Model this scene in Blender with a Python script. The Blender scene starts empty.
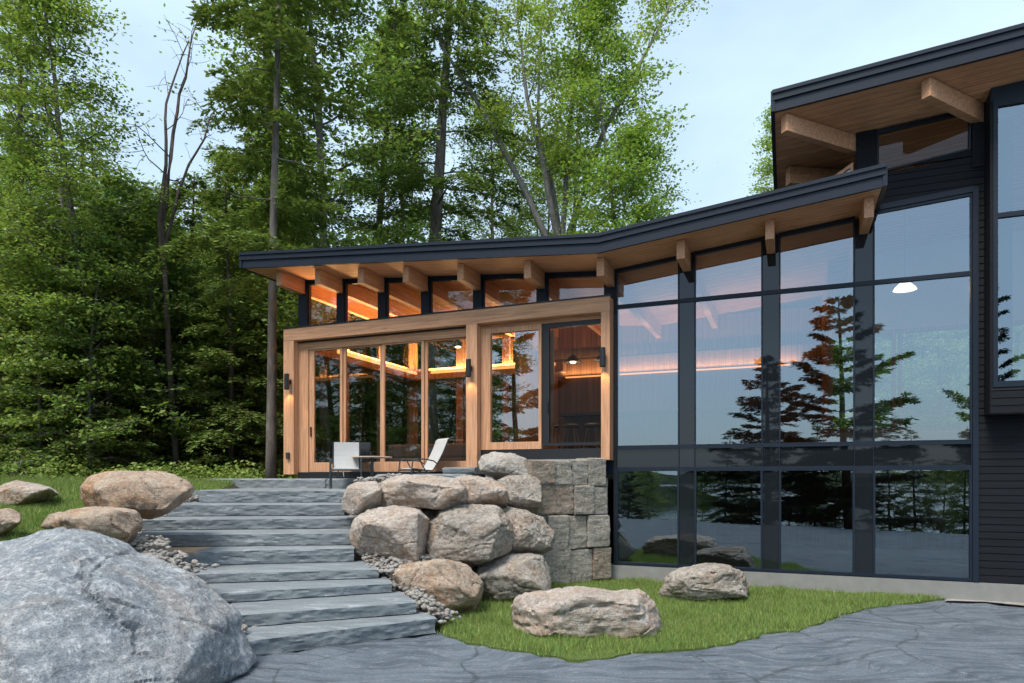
import bpy, bmesh, math, random
import numpy as np
from mathutils import Vector, Matrix, noise as mn

R = math.radians
scene = bpy.context.scene
COL = scene.collection
EYE, F, CX, HY = 1.95, 683.0, 512.0, 478.0

def GP(x, y, Y):                       # a place seen at that spot of the photo, at distance Y in front of the camera
    return Vector(((x-CX)/F*Y, Y, EYE+(HY-y)/F*Y))
def GZ(x, y, z=0.0):                   # same, on a level z
    Y = (EYE-z)*F/(y-HY)
    return Vector(((x-CX)/F*Y, Y, z))

# ---------------------------------------------------------------- house frame of reference
O = Vector((1.903, 13.127, 0)); U = Vector((.9265, -.3762, 0)); N = Vector((-.3762, -.9265, 0))
HROT = math.atan2(-.3762, .9265)
def fu(x, n=0.0):                      # facade coordinate u of a picture column on the plane n in front of the glazing
    a = (x-CX)/F
    Y = (N.dot(O)+n)/(N.x*a+N.y)
    P = Vector((a*Y, Y, 0)) - (O+N*n)
    return P.dot(U)
def fz(x, y, n=0.0):
    a = (x-CX)/F
    Y = (N.dot(O)+n)/(N.x*a+N.y)
    return EYE+(HY-y)/F*Y
def W(u, d, z=0.0):
    return O+U*u-N*d+Vector((0, 0, z))
def mirror(px, D, z=0.0):              # the real place of something met in the glass at column px, total distance D
    P = Vector(((px-CX)/F*D, D, z))
    return P-N*(2*(P-O).dot(N))

# ---------------------------------------------------------------- mesh helpers
class MB:
    def __init__(s): s.v = []; s.f = []
    def add(s, vs, fs):
        b = len(s.v); s.v += [tuple(v) for v in vs]; s.f += [tuple(i+b for i in f) for f in fs]; return s
    def box(s, x0, x1, y0, y1, z0, z1):
        return s.add([(x0,y0,z0),(x1,y0,z0),(x1,y1,z0),(x0,y1,z0),(x0,y0,z1),(x1,y0,z1),(x1,y1,z1),(x0,y1,z1)],
              [(0,3,2,1),(4,5,6,7),(0,1,5,4),(1,2,6,5),(2,3,7,6),(3,0,4,7)])
    def prism_y(s, poly, y0, y1):      # poly in (x,z), counter-clockwise seen from -y
        n = len(poly)
        return s.add([(p[0],y0,p[1]) for p in poly]+[(p[0],y1,p[1]) for p in poly],
              [tuple(range(n)), tuple(range(2*n-1,n-1,-1))]+[(i,i+n,(i+1)%n+n,(i+1)%n) for i in range(n)])
    def prism_x(s, poly, x0, x1):      # poly in (y,z)
        n = len(poly)
        return s.add([(x0,p[0],p[1]) for p in poly]+[(x1,p[0],p[1]) for p in poly],
              [tuple(range(n)), tuple(range(2*n-1,n-1,-1))]+[(i,i+n,(i+1)%n+n,(i+1)%n) for i in range(n)])
    def beam(s, a, b, w, h):           # bar whose TOP centre line runs a->b
        a = Vector(a); b = Vector(b); t = (b-a); t.z = 0; t.normalize(); sd = Vector((-t.y, t.x, 0))*(w/2); dn = Vector((0,0,-h))
        vs = [a-sd, a+sd, b+sd, b-sd, a-sd+dn, a+sd+dn, b+sd+dn, b-sd+dn]
        return s.add(vs, [(0,3,2,1),(4,5,6,7),(0,1,5,4),(1,2,6,5),(2,3,7,6),(3,0,4,7)])
    def tube(s, pts, rad, k=8, caps=True):
        pts = [Vector(p) for p in pts]; n = len(pts)
        if not hasattr(rad, '__len__'): rad = [rad]*n
        vs = []; ref = Vector((0,0,1))
        for i, p in enumerate(pts):
            t = (pts[min(i+1,n-1)]-pts[max(i-1,0)]).normalized()
            if abs(t.dot(ref)) > .95: ref = Vector((1,0,0)) if abs(t.x) < .9 else Vector((0,1,0))
            a = t.cross(ref).normalized(); b = t.cross(a)
            vs += [p+(a*math.cos(q)+b*math.sin(q))*rad[i] for q in [2*math.pi*j/k for j in range(k)]]
        fs = [(i*k+j, i*k+(j+1)%k, (i+1)*k+(j+1)%k, (i+1)*k+j) for i in range(n-1) for j in range(k)]
        if caps: fs += [tuple(range(k-1,-1,-1)), tuple((n-1)*k+j for j in range(k))]
        return s.add(vs, fs)
    def lathe(s, prof, c=(0,0,0), k=24):
        c = Vector(c); m = len(prof)
        vs = [c+Vector((r*math.cos(2*math.pi*j/k), r*math.sin(2*math.pi*j/k), z)) for r, z in prof for j in range(k)]
        fs = [(i*k+j, i*k+(j+1)%k, (i+1)*k+(j+1)%k, (i+1)*k+j) for i in range(m-1) for j in range(k)]
        return s.add(vs, fs)
    def build(s, name, mat, parent=None, smooth=False, bevel=0, fix=True):
        me = bpy.data.meshes.new(name); me.from_pydata(s.v, [], s.f); me.update()
        if fix:
            bm = bmesh.new(); bm.from_mesh(me); bmesh.ops.recalc_face_normals(bm, faces=bm.faces); bm.to_mesh(me); bm.free()
        return link(name, me, mat, parent, smooth, bevel)

def link(name, me, mat, parent=None, smooth=False, bevel=0):
    o = bpy.data.objects.new(name, me); COL.objects.link(o)
    if mat: me.materials.append(mat)
    if smooth: me.polygons.foreach_set('use_smooth', [True]*len(me.polygons))
    if parent: o.parent = parent
    if bevel:
        m = o.modifiers.new('bevel', 'BEVEL'); m.width = bevel; m.segments = 2; m.limit_method = 'ANGLE'
    return o
def np_mesh(name, V, Fc, mat, parent=None, smooth=False):   # V (n,3), Fc (m,k) all faces with k corners
    me = bpy.data.meshes.new(name); V = np.asarray(V, dtype=np.float32); Fc = np.asarray(Fc, dtype=np.int32)
    m, k = Fc.shape
    me.vertices.add(len(V)); me.vertices.foreach_set('co', V.ravel())
    me.loops.add(m*k); me.loops.foreach_set('vertex_index', Fc.ravel())
    me.polygons.add(m); me.polygons.foreach_set('loop_start', np.arange(m, dtype=np.int32)*k)
    me.polygons.foreach_set('loop_total', np.full(m, k, dtype=np.int32))
    me.update(calc_edges=True); me.validate()
    return link(name, me, mat, parent, smooth)
def empty(name, loc=(0,0,0), rz=0.0, parent=None):
    o = bpy.data.objects.new(name, None); COL.objects.link(o); o.location = loc; o.rotation_euler = (0,0,rz); o.empty_display_size = .2
    if parent: o.parent = parent
    return o
def tag(o, label=None, cat=None, group=None, kind=None):
    for k, v in (('label',label),('category',cat),('group',group),('kind',kind)):
        if v: o[k] = v
    return o
KIDS = {}
def copy_tree(o, parent=None):
    c = o.copy(); COL.objects.link(c); c.parent = parent
    for ch in [k for k in bpy.data.objects if k.parent == o]: copy_tree(ch, c)
    return c

# ---------------------------------------------------------------- materials
class NT:
    def __init__(s, name):
        s.m = bpy.data.materials.new(name); s.m.use_nodes = True; s.t = s.m.node_tree; s.t.nodes.clear()
        s.out = s.n('ShaderNodeOutputMaterial')
    def n(s, typ, **kw):
        nd = s.t.nodes.new(typ)
        for k, v in kw.items():
            if k.startswith('i_'): nd.inputs[k[2:].replace('_',' ')].default_value = v
            else: setattr(nd, k, v)
        return nd
    def l(s, a, b): s.t.links.new(a, b)
    def math(s, op, a, b=None, c=None):
        nd = s.n('ShaderNodeMath', operation=op)
        for i, v in enumerate((a, b, c)):
            if v is None: continue
            if isinstance(v, (int, float)): nd.inputs[i].default_value = v
            else: s.l(v, nd.inputs[i])
        return nd.outputs[0]
    def mix(s, f, a, b, mode='MIX'):
        nd = s.n('ShaderNodeMix', data_type='RGBA', blend_type=mode)
        for k, v in ((0,f),(6,a),(7,b)):
            if isinstance(v, (int, float)): nd.inputs[k].default_value = v
            elif isinstance(v, (tuple, list)): nd.inputs[k].default_value = (*v[:3], 1)
            else: s.l(v, nd.inputs[k])
        return nd.outputs[2]
    def ramp(s, f, stops):
        nd = s.n('ShaderNodeValToRGB'); cr = nd.color_ramp
        while len(cr.elements) < len(stops): cr.elements.new(.5)
        for e, (p, c) in zip(cr.elements, stops):
            e.position = p; e.color = (*c, 1) if hasattr(c, '__len__') else (c, c, c, 1)
        s.l(f, nd.inputs[0]); return nd.outputs[0]
    def coords(s, scale=(1,1,1), kind='Object', rnd=False, rot=(0,0,0)):
        tc = s.n('ShaderNodeTexCoord'); mp = s.n('ShaderNodeMapping'); mp.inputs['Scale'].default_value = scale; mp.inputs['Rotation'].default_value = rot
        s.l(tc.outputs[kind], mp.inputs[0])
        if rnd:
            oi = s.n('ShaderNodeObjectInfo'); v = s.n('ShaderNodeCombineXYZ')
            for i, k in enumerate((37.0, 91.0, 53.0)): s.l(s.math('MULTIPLY', oi.outputs['Random'], k), v.inputs[i])
            s.l(v.outputs[0], mp.inputs['Location'])
        return mp.outputs[0]
    def noise(s, vec, scale, detail=4, rough=.55, dist=0):
        nd = s.n('ShaderNodeTexNoise'); nd.inputs['Scale'].default_value = scale; nd.inputs['Detail'].default_value = detail
        nd.inputs['Roughness'].default_value = rough; nd.inputs['Distortion'].default_value = dist
        s.l(vec, nd.inputs['Vector']); return nd.outputs[0]
    def bump(s, h, strength=.3, dist=.02, prev=None):
        nd = s.n('ShaderNodeBump'); nd.inputs['Strength'].default_value = strength; nd.inputs['Distance'].default_value = dist
        s.l(h, nd.inputs['Height'])
        if prev: s.l(prev, nd.inputs['Normal'])
        return nd.outputs[0]
    def bsdf(s, col, rough=.7, bump=None, metal=0, spec=.5, coat=0):
        p = s.n('ShaderNodeBsdfPrincipled')
        if isinstance(col, tuple): p.inputs['Base Color'].default_value = (*col, 1)
        else: s.l(col, p.inputs['Base Color'])
        if isinstance(rough, (int, float)): p.inputs['Roughness'].default_value = rough
        else: s.l(rough, p.inputs['Roughness'])
        p.inputs['Metallic'].default_value = metal; p.inputs['Specular IOR Level'].default_value = spec; p.inputs['Coat Weight'].default_value = coat
        if bump: s.l(bump, p.inputs['Normal'])
        s.l(p.outputs[0], s.out.inputs[0]); return s.m

def m_plain(name, col, rough=.5, metal=0, spec=.5, var=.12, sc=18):
    t = NT(name); v = t.coords(rnd=True); f = t.noise(v, sc, 5)
    a = tuple(c*(1-var) for c in col); b = tuple(min(1, c*(1+var)) for c in col)
    return t.bsdf(t.mix(f, a, b), t.math('MULTIPLY_ADD', f, .2, rough-.1), t.bump(t.noise(v, 60, 3), .08, .004), metal, spec)
def m_wood(name, col, axis='x', rough=.55, boards=None, baxis='y', knots=True, spec=.4):
    t = NT(name); sc = {'x': (.6,14,14), 'y': (14,.6,14), 'z': (14,14,.6)}[axis]
    v = t.coords(sc); vo = t.coords()
    g = t.noise(v, 2.2, 6, .6, .4); big = t.noise(vo, .9, 3)
    dk = tuple(c*.50 for c in col); lt = tuple(min(1,c*1.15) for c in col)
    c = t.mix(t.ramp(g, [(.3,0),(.7,1)]), dk, lt)
    c = t.mix(t.math('MULTIPLY', big, .45), c, tuple((q*.72) for q in col))
    if boards:
        sx = t.n('ShaderNodeSeparateXYZ'); t.l(vo, sx.inputs[0]); q = sx.outputs['xyz'.index(baxis)]
        q = t.math('DIVIDE', q, boards); fr = t.math('FRACT', q); fl = t.math('FLOOR', q)
        wn = t.n('ShaderNodeTexWhiteNoise', noise_dimensions='1D'); t.l(fl, wn.inputs['W'])
        c = t.mix(t.math('MULTIPLY', wn.outputs[0], .55), c, tuple(q_*.5 for q_ in col))
        ln = t.math('LESS_THAN', fr, .07); c = t.mix(t.math('MULTIPLY', ln, .85), c, tuple(q_*.25 for q_ in col))
    if knots:
        vor = t.n('ShaderNodeTexVoronoi'); vor.inputs['Scale'].default_value = 1.0
        kv = t.coords({'x': (1.6,5,5), 'y': (5,1.6,5), 'z': (5,5,1.6)}[axis]); t.l(kv, vor.inputs['Vector'])
        k = t.ramp(vor.outputs['Distance'], [(.04,1),(.10,0)]); c = t.mix(t.math('MULTIPLY', k, .55), c, tuple(q_*.3 for q_ in col))
    return t.bsdf(c, rough, t.bump(g, .25, .004), spec=spec)
def m_glass(name, base, tint, gcol=(.9,.95,1)):
    t = NT(name)
    tr = t.n('ShaderNodeBsdfTransparent'); tr.inputs[0].default_value = (*tint, 1)
    gl = t.n('ShaderNodeBsdfGlossy'); gl.inputs['Roughness'].default_value = 0.0; gl.inputs[0].default_value = (*gcol, 1)
    v = t.coords(rnd=True); b = t.bump(t.noise(v, .8, 2), .06, .02); t.l(b, gl.inputs['Normal'])
    fr = t.n('ShaderNodeFresnel'); fr.inputs[0].default_value = 1.5
    f = t.math('MULTIPLY_ADD', fr.outputs[0], 1-base, base); mx = t.n('ShaderNodeMixShader')
    t.l(f, mx.inputs[0]); t.l(tr.outputs[0], mx.inputs[1]); t.l(gl.outputs[0], mx.inputs[2]); t.l(mx.outputs[0], t.out.inputs[0])
    return t.m
def m_emit(name, col, st):
    t = NT(name); e = t.n('ShaderNodeEmission'); e.inputs[0].default_value = (*col, 1); e.inputs[1].default_value = st
    t.l(e.outputs[0], t.out.inputs[0]); return t.m
def m_rock(name, cA, cB, rust=(.42,.22,.11), rf=.35, band=0.0, sc=1.0, veins=.3, dark=.35, lich=.3):
    t = NT(name); v = t.coords(rnd=True, rot=(.2,.35,0)); vb = t.coords((.5,.5,3.2), rnd=True, rot=(.25,-.3,.2))
    n1 = t.noise(v, 1.6*sc, 10, .62, .5); n2 = t.noise(v, 14*sc, 8, .7); n3 = t.noise(v, 1.1*sc, 6, .6, 1.0); n4 = t.noise(vb, 2.4*sc, 8, .65, .9)
    n5 = t.noise(v, 55*sc, 3, .7)
    n6 = t.noise(v, 4.5*sc, 9, .72, .8)
    c = t.mix(t.ramp(n1, [(.36,0),(.62,1)]), cA, cB)
    c = t.mix(t.math('MULTIPLY', t.ramp(n6, [(.36,1),(.47,0)]), .32), c, tuple(q*.55 for q in cA))
    c = t.mix(t.math('MULTIPLY', t.ramp(n4, [(.42,0),(.62,1)]), .25+band), c, tuple(q*.58 for q in cA))
    c = t.mix(t.math('MULTIPLY', t.ramp(n3, [(.5,0),(.68,1)]), rf), c, rust)
    c = t.mix(t.math('MULTIPLY', t.ramp(n4, [(.28,1),(.38,0)]), veins), c, (.52,.51,.48))
    c = t.mix(t.math('MULTIPLY', t.ramp(n2, [(.36,1),(.48,0)]), dark*1.6), c, tuple(q*.4 for q in cA))
    c = t.mix(t.math('MULTIPLY', t.ramp(n2, [(.52,0),(.62,1)]), lich*1.3), c, tuple(min(.66, q*1.55+.04) for q in cB))
    c = t.mix(t.math('MULTIPLY', t.ramp(n6, [(.56,0),(.64,1)]), lich), c, tuple(min(.66, q*1.45+.03) for q in cB))
    c = t.mix(.6, c, t.ramp(n5, [(.30,.2),(.52,1.0),(.75,1.25)]), 'MULTIPLY')
    b = t.bump(n4, .7, .07); b = t.bump(n6, .9, .06, b); b = t.bump(n2, .8, .03, b); b = t.bump(n5, .5, .008, b)
    return t.bsdf(c, .85, b, spec=.3)
def m_leaf(name, col, var=.35, trans=.35, hue=.03):
    t = NT(name); g = t.n('ShaderNodeNewGeometry'); oi = t.n('ShaderNodeObjectInfo')
    h = t.n('ShaderNodeHueSaturation'); h.inputs['Color'].default_value = (*col, 1)
    r = g.outputs['Random Per Island']
    t.l(t.math('ADD', t.math('MULTIPLY_ADD', r, var*1.6, 1-var*.8), t.math('MULTIPLY_ADD', oi.outputs['Random'], .3, -.15)), h.inputs['Value'])
    t.l(t.math('ADD', t.math('MULTIPLY_ADD', t.math('FRACT', t.math('MULTIPLY', r, 7.13)), hue*2, .5-hue), t.math('MULTIPLY_ADD', oi.outputs['Random'], -.02, .01)), h.inputs['Hue'])
    d = t.n('ShaderNodeBsdfPrincipled'); d.inputs['Roughness'].default_value = .55; d.inputs['Specular IOR Level'].default_value = .25
    t.l(h.outputs[0], d.inputs['Base Color'])
    tl = t.n('ShaderNodeBsdfTranslucent'); t.l(t.mix(.5, h.outputs[0], (1.0,1.15,.35), 'MULTIPLY'), tl.inputs[0])
    mx = t.n('ShaderNodeMixShader'); mx.inputs[0].default_value = trans
    t.l(d.outputs[0], mx.inputs[1]); t.l(tl.outputs[0], mx.inputs[2]); t.l(mx.outputs[0], t.out.inputs[0])
    return t.m
def m_bark(name, a, b):
    t = NT(name); v = t.coords((1,1,.22), rnd=True); n = t.noise(v, 9, 6, .7, .5); n2 = t.noise(t.coords(rnd=True), 1.3, 4)
    c = t.mix(t.ramp(n, [(.35,0),(.65,1)]), a, b); c = t.mix(t.math('MULTIPLY', t.ramp(n2, [(.5,0),(.7,1)]), .5), c, tuple(q*1.35 for q in b))
    return t.bsdf(c, .9, t.bump(n, .8, .03), spec=.2)

M = {}
M['fir_x'] = m_wood('fir_beam', (.70,.37,.205), 'x'); M['fir_z'] = m_wood('fir_post', (.70,.37,.205), 'z'); M['fir_y'] = m_wood('fir_rafter', (.68,.36,.20), 'y')
M['soffit'] = m_wood('soffit_boards', (.86,.44,.235), 'x', boards=.13, baxis='y')
M['liner'] = m_wood('wall_boards', (.44,.25,.13), 'z', boards=.14, baxis='x')
M['darkwood'] = m_wood('kitchen_boards', (.17,.10,.06), 'z', boards=.16, baxis='x')
M['floorwood'] = m_wood('floor_boards', (.30,.19,.11), 'x', boards=.16, baxis='y')
M['metal'] = m_plain('dark_blue_grey_metal', (.010,.017,.030), .5, 0, .28, .10, 4)
M['black'] = m_plain('black_metal', (.012,.014,.017), .45, 0, .5)
M['roofing'] = m_plain('roof_membrane', (.035,.042,.05), .8)
M['siding'] = m_wood('charred_siding', (.010,.012,.016), 'x', .65, knots=False, spec=.18)
M['glass'] = m_glass('clear_glass', .10, (.80,.86,.84))
M['cglass'] = m_glass('coated_glass', .26, (.60,.66,.66), (.72,.88,1.0)); M['iglass'] = m_glass('inner_glass', .0, (.86,.9,.88))
M['spandrel'] = m_plain('dark_back_painted_glass', (.012,.015,.018), .15, 0, .5, .05)
def _sp():
    t = NT('spandrel_glass'); d = t.n('ShaderNodeBsdfDiffuse'); d.inputs[0].default_value = (.012,.015,.018,1)
    g = t.n('ShaderNodeBsdfGlossy'); g.inputs['Roughness'].default_value = .02; g.inputs[0].default_value = (.85,.9,.95,1)
    fr = t.n('ShaderNodeFresnel'); fr.inputs[0].default_value = 1.5; f = t.math('MULTIPLY_ADD', fr.outputs[0], .9, .01)
    mx = t.n('ShaderNodeMixShader'); t.l(f, mx.inputs[0]); t.l(d.outputs[0], mx.inputs[1]); t.l(g.outputs[0], mx.inputs[2]); t.l(mx.outputs[0], t.out.inputs[0]); return t.m
M['spandrel'] = _sp()
M['concrete'] = m_plain('concrete', (.24,.235,.22), .85, 0, .3, .25, 5)
M['plaster'] = m_plain('interior_plaster', (.45,.40,.34), .8)
M['led'] = m_emit('warm_led', (1,.38,.11), .95); M['bulb'] = m_emit('warm_bulb', (1,.62,.32), 9); M['coollight'] = m_emit('pale_lamp', (1,.85,.65), 1.3)
M['sling'] = m_plain('pale_grey_sling', (.47,.47,.455), .8); M['frame'] = m_plain('dark_grey_tube', (.07,.08,.085), .4, .6)
M['tabletop'] = m_plain('table_top', (.50,.40,.32), .4); M['sofa'] = m_plain('grey_fabric', (.20,.20,.19), .9)
M['seat'] = m_plain('black_leather', (.02,.02,.022), .4); M['stoolleg'] = m_plain('stool_leg', (.30,.24,.17), .5)
M['r_grey'] = m_rock('rock_blue_grey', (.26,.295,.33), (.42,.44,.455), (.47,.40,.33), .45, .2, 1.0, .5, .22, .5)
M['r_tan'] = m_rock('rock_tan', (.46,.32,.225), (.56,.43,.33), (.55,.27,.12), .85, .05, 1.2, .15, .15, .35)
M['r_buff'] = m_rock('rock_buff', (.50,.40,.32), (.62,.53,.45), (.56,.34,.20), .6, .15, 1.3, .3, .25, .4)
M['r_brown'] = m_rock('rock_brown', (.38,.325,.265), (.52,.46,.39), (.38,.22,.12), .55, .3, 1.3, .2, .4, .3)
M['r_pale'] = m_rock('rock_pale', (.44,.40,.34), (.56,.52,.46), (.50,.36,.24), .35, .1, 1.4, .2, .15, .4)
M['r_block'] = m_rock('rock_block', (.36,.32,.265), (.47,.43,.37), (.36,.25,.16), .3, .05, 1.6, .15, .3, .3)
M['r_blockb'] = m_rock('rock_block_brown', (.31,.25,.19), (.41,.34,.275), (.40,.24,.14), .5, .05, 1.6, .1, .35, .3)
def _slate(rustpatch=False):
    t = NT('slate_step'); v = t.coords((.8,3,5), rnd=True); v2 = t.coords(rnd=True)
    n1 = t.noise(v, 2.2, 9, .65, .6); n2 = t.noise(v2, 26, 6, .7); n3 = t.noise(v, 1.1, 5, .6, 1.2)
    c = t.mix(t.ramp(n1, [(.3,0),(.7,1)]), (.14,.16,.17), (.25,.275,.29))
    c = t.mix(t.math('MULTIPLY', t.ramp(n3, [(.60,0),(.64,1),(.68,0)]), .5), c, (.42,.44,.45))
    c = t.mix(t.math('MULTIPLY', t.ramp(n2, [(.3,1),(.48,0)]), .35), c, (.06,.07,.075))
    if rustpatch:
        sx = t.n('ShaderNodeSeparateXYZ'); tc = t.n('ShaderNodeTexCoord'); t.l(tc.outputs['Generated'], sx.inputs[0])
        e = t.math('ADD', t.math('MULTIPLY', sx.outputs[2], .12), t.math('MULTIPLY_ADD', n1, .2, -.1))
        c = t.mix(t.ramp(t.math('SUBTRACT', sx.outputs[0], e), [(.20,1),(.23,0)]), c, (.56,.36,.22))
    b = t.bump(n1, .5, .03); b = t.bump(n2, .5, .012, b)
    return t.bsdf(c, .75, b, spec=.4)
M['slate'] = _slate(); M['slate_rust'] = _slate(True)
def _gneiss():
    t = NT('gneiss_bedrock'); v0 = t.coords()
    def warp(vec, scale, det, amp):
        w = t.n('ShaderNodeTexNoise'); w.inputs['Scale'].default_value = scale; w.inputs['Detail'].default_value = det; t.l(v0, w.inputs['Vector'])
        m = t.n('ShaderNodeVectorMath', operation='MULTIPLY_ADD'); t.l(w.outputs['Color'], m.inputs[0]); m.inputs[1].default_value = (amp,amp,0); t.l(vec, m.inputs[2]); return m.outputs[0]
    v1 = warp(v0, .42, 2.5, 2.3)
    mp = t.n('ShaderNodeMapping'); mp.inputs['Scale'].default_value = (.35,3.2,1); mp.inputs['Rotation'].default_value = (0,0,.5); t.l(v1, mp.inputs[0])
    st = t.noise(mp.outputs[0], 2.2, 10, .72, .1); n1 = t.noise(v0, .9, 9, .62, .4); n2 = t.noise(v0, 40, 8, .8); n3 = t.noise(v0, 6, 8, .7, .5)
    c = t.mix(t.ramp(n1, [(.35,0),(.65,1)]), (.088,.108,.130), (.145,.172,.20))
    c = t.mix(t.math('MULTIPLY', t.ramp(st, [(.46,0),(.60,1)]), .6), c, (.20,.23,.26))
    c = t.mix(t.math('MULTIPLY', t.ramp(st, [(.38,1),(.47,0)]), .55), c, (.055,.066,.080))
    ln = t.math('ABSOLUTE', t.math('SUBTRACT', t.math('FRACT', t.math('MULTIPLY', st, 9.0)), .5))
    c = t.mix(t.math('MULTIPLY', t.math('MULTIPLY', t.ramp(ln, [(.0,1),(.10,0)]), t.ramp(n3, [(.46,0),(.62,1)])), .75), c, (.50,.52,.53))
    c = t.mix(t.math('MULTIPLY', t.ramp(n2, [(.40,1),(.5,0)]), .55), c, (.045,.052,.062))
    c = t.mix(t.math('MULTIPLY', t.ramp(n3, [(.60,0),(.72,1)]), .25), c, (.27,.24,.20))
    crk = t.n('ShaderNodeTexVoronoi', feature='DISTANCE_TO_EDGE'); crk.inputs['Scale'].default_value = .34; t.l(warp(v0, 1.3, 6, .55), crk.inputs['Vector'])
    ck = t.ramp(crk.outputs['Distance'], [(.0,1),(.006,0)]); c = t.mix(t.math('MULTIPLY', ck, .55), c, (.03,.033,.037))
    b = t.bump(n1, .4, .05); b = t.bump(n3, .8, .03, b); b = t.bump(st, .3, .01, b); b = t.bump(n2, .9, .012, b); b = t.bump(t.math('SUBTRACT', 1.0, ck), .5, .015, b)
    return t.bsdf(c, .85, b, spec=.2)
M['gneiss'] = _gneiss()
def _ground():
    t = NT('forest_ground'); v = t.coords(); n1 = t.noise(v, .8, 6); n2 = t.noise(v, 22, 8, .7)
    c = t.mix(t.ramp(n1, [(.4,0),(.6,1)]), (.05,.045,.03), (.05,.058,.025)); c = t.mix(t.math('MULTIPLY', t.ramp(n2, [(.5,0),(.7,1)]), .6), c, (.12,.09,.06))
    return t.bsdf(c, .95, t.bump(n2, .8, .04), spec=.2)
M['ground'] = _ground()
def _turf():
    t = NT('turf'); v = t.coords(); n1 = t.noise(v, 1.6, 6); n2 = t.noise(v, 40, 6, .7)
    c = t.mix(n1, (.11,.16,.04), (.16,.22,.06)); c = t.mix(t.math('MULTIPLY', n2, .7), c, (.06,.075,.025))
    return t.bsdf(c, .95, t.bump(n2, .9, .03), spec=.1)
M['turf'] = _turf()
M['blade'] = m_leaf('grass_blades', (.25,.335,.10), .75, .4, .055)
M['leaf'] = m_leaf('maple_leaves', (.26,.345,.08), .6, .42)
M['leaf_b'] = m_leaf('young_bright_leaves', (.26,.37,.08), .45, .45)
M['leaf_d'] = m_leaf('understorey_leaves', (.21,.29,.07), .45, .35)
M['needle'] = m_leaf('hemlock_needles', (.165,.225,.062), .50, .22)
M['needle_d'] = m_leaf('pine_needles', (.026,.050,.022), .45, .12)
M['needle_y'] = m_leaf('fresh_needles', (.18,.25,.07), .45, .3)
M['bark'] = m_bark('grey_brown_bark', (.085,.07,.06), (.20,.175,.155)); M['bark_g'] = m_bark('grey_bark', (.13,.12,.115), (.26,.25,.235)); M['bark_d'] = m_bark('dark_bark', (.045,.035,.03), (.12,.095,.08))
M['pebble'] = m_rock('pebbles', (.42,.39,.35), (.62,.585,.54), (.52,.38,.28), .5, 0, 3, .1, .05, .2)
def _water():
    t = NT('lake_water'); v = t.coords(); n = t.noise(v, 1.2, 5)
    return t.bsdf((.03,.045,.05), .12, t.bump(n, .35, .12), spec=.5)
M['water'] = _water()
def _hill():
    t = NT('wooded_hill'); v = t.coords(); n = t.noise(v, .18, 8, .75)
    return t.bsdf(t.mix(t.ramp(n, [(.35,0),(.65,1)]), (.018,.030,.018), (.05,.075,.035)), 1.0, t.bump(n, 1, 2.0), spec=.1)
M['hill'] = _hill()
#PART2
# ================================================================ HOUSE
H = empty('house', (O.x, O.y, 0), HROT)
tag(H, 'long low timber and dark glass house with butterfly roofs above the stone wall', 'house')
def hb(name, mb, mat, parent=None, **k): return mb.build(name, M[mat] if isinstance(mat, str) else mat, parent or H, **k)
POSTS = [fu(302.5), fu(340), fu(381.5), fu(425), fu(477.5), fu(541.5), 0.0, fu(687), fu(771), fu(864)]
UR = fu(972); UE = -8.11
def rtop(u): return 6.93+(6.26-6.93)*(u-UE)/(0.04-UE) if u < .04 else 6.26+(6.72-6.26)*(u-.04)/4.5
def sof(u): return rtop(u)-.31
# lower roof: wood boarded underside, membrane above, fascia in two steps
RU = [UE, .04, 4.54]; RD0, RD1 = -1.1, 7.2
rb = MB(); rb.prism_y([(u, sof(u)+.03) for u in RU]+[(u, rtop(u)-.02) for u in reversed(RU)], RD0+.06, RD1); roof = hb('roof', rb, 'roofing')
sb = MB()
for a, b in ((UE+.05, .04), (.04, 4.49)): sb.prism_y([(a, sof(a)), (b, sof(b)), (b, sof(b)+.028), (a, sof(a)+.028)], RD0+.05, RD1-.05)
hb('soffit', sb, 'soffit', roof)
def fascia(parent, RU, top, d0, d1, dz=0, th=.31):
    f = MB()
    for a, b in zip(RU[:-1], RU[1:]):
        for (lo, hi, off) in ((-th-.01, -.155, 0.0), (-.148, -.045, -.03), (-.045, .012, -.055)):
            f.prism_y([(a, top(a)+lo), (b, top(b)+lo), (b, top(b)+hi), (a, top(a)+hi)], d0+off, d0+.055+off*0)
    hb('fascia', f, 'metal', parent)
    for u, s in ((RU[0], -1), (RU[-1], 1)):
        f = MB(); x = top(u)
        u0, u1 = (u-.02, u+.04) if s < 0 else (u-.04, u+.02)
        f.add([(u0,d0-.02,x-th-.01),(u1,d0-.02,x-th-.01),(u1,d1,x-th-.01-dz),(u0,d1,x-th-.01-dz),(u0,d0-.02,x+.01),(u1,d0-.02,x+.01),(u1,d1,x+.01-dz),(u0,d1,x+.01-dz)],
              [(0,3,2,1),(4,5,6,7),(0,1,5,4),(1,2,6,5),(2,3,7,6),(3,0,4,7)])
        hb('fascia', f, 'metal', parent)
fascia(roof, RU, rtop, RD0, RD1)
for i, u in enumerate(POSTS):
    z = sof(u)-.005; h = .33
    hb('rafter', MB().box(u-.07, u+.07, -.80, (5.2 if i < 8 else 3.0), z-h, z), 'fir_y', bevel=.006)
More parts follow.
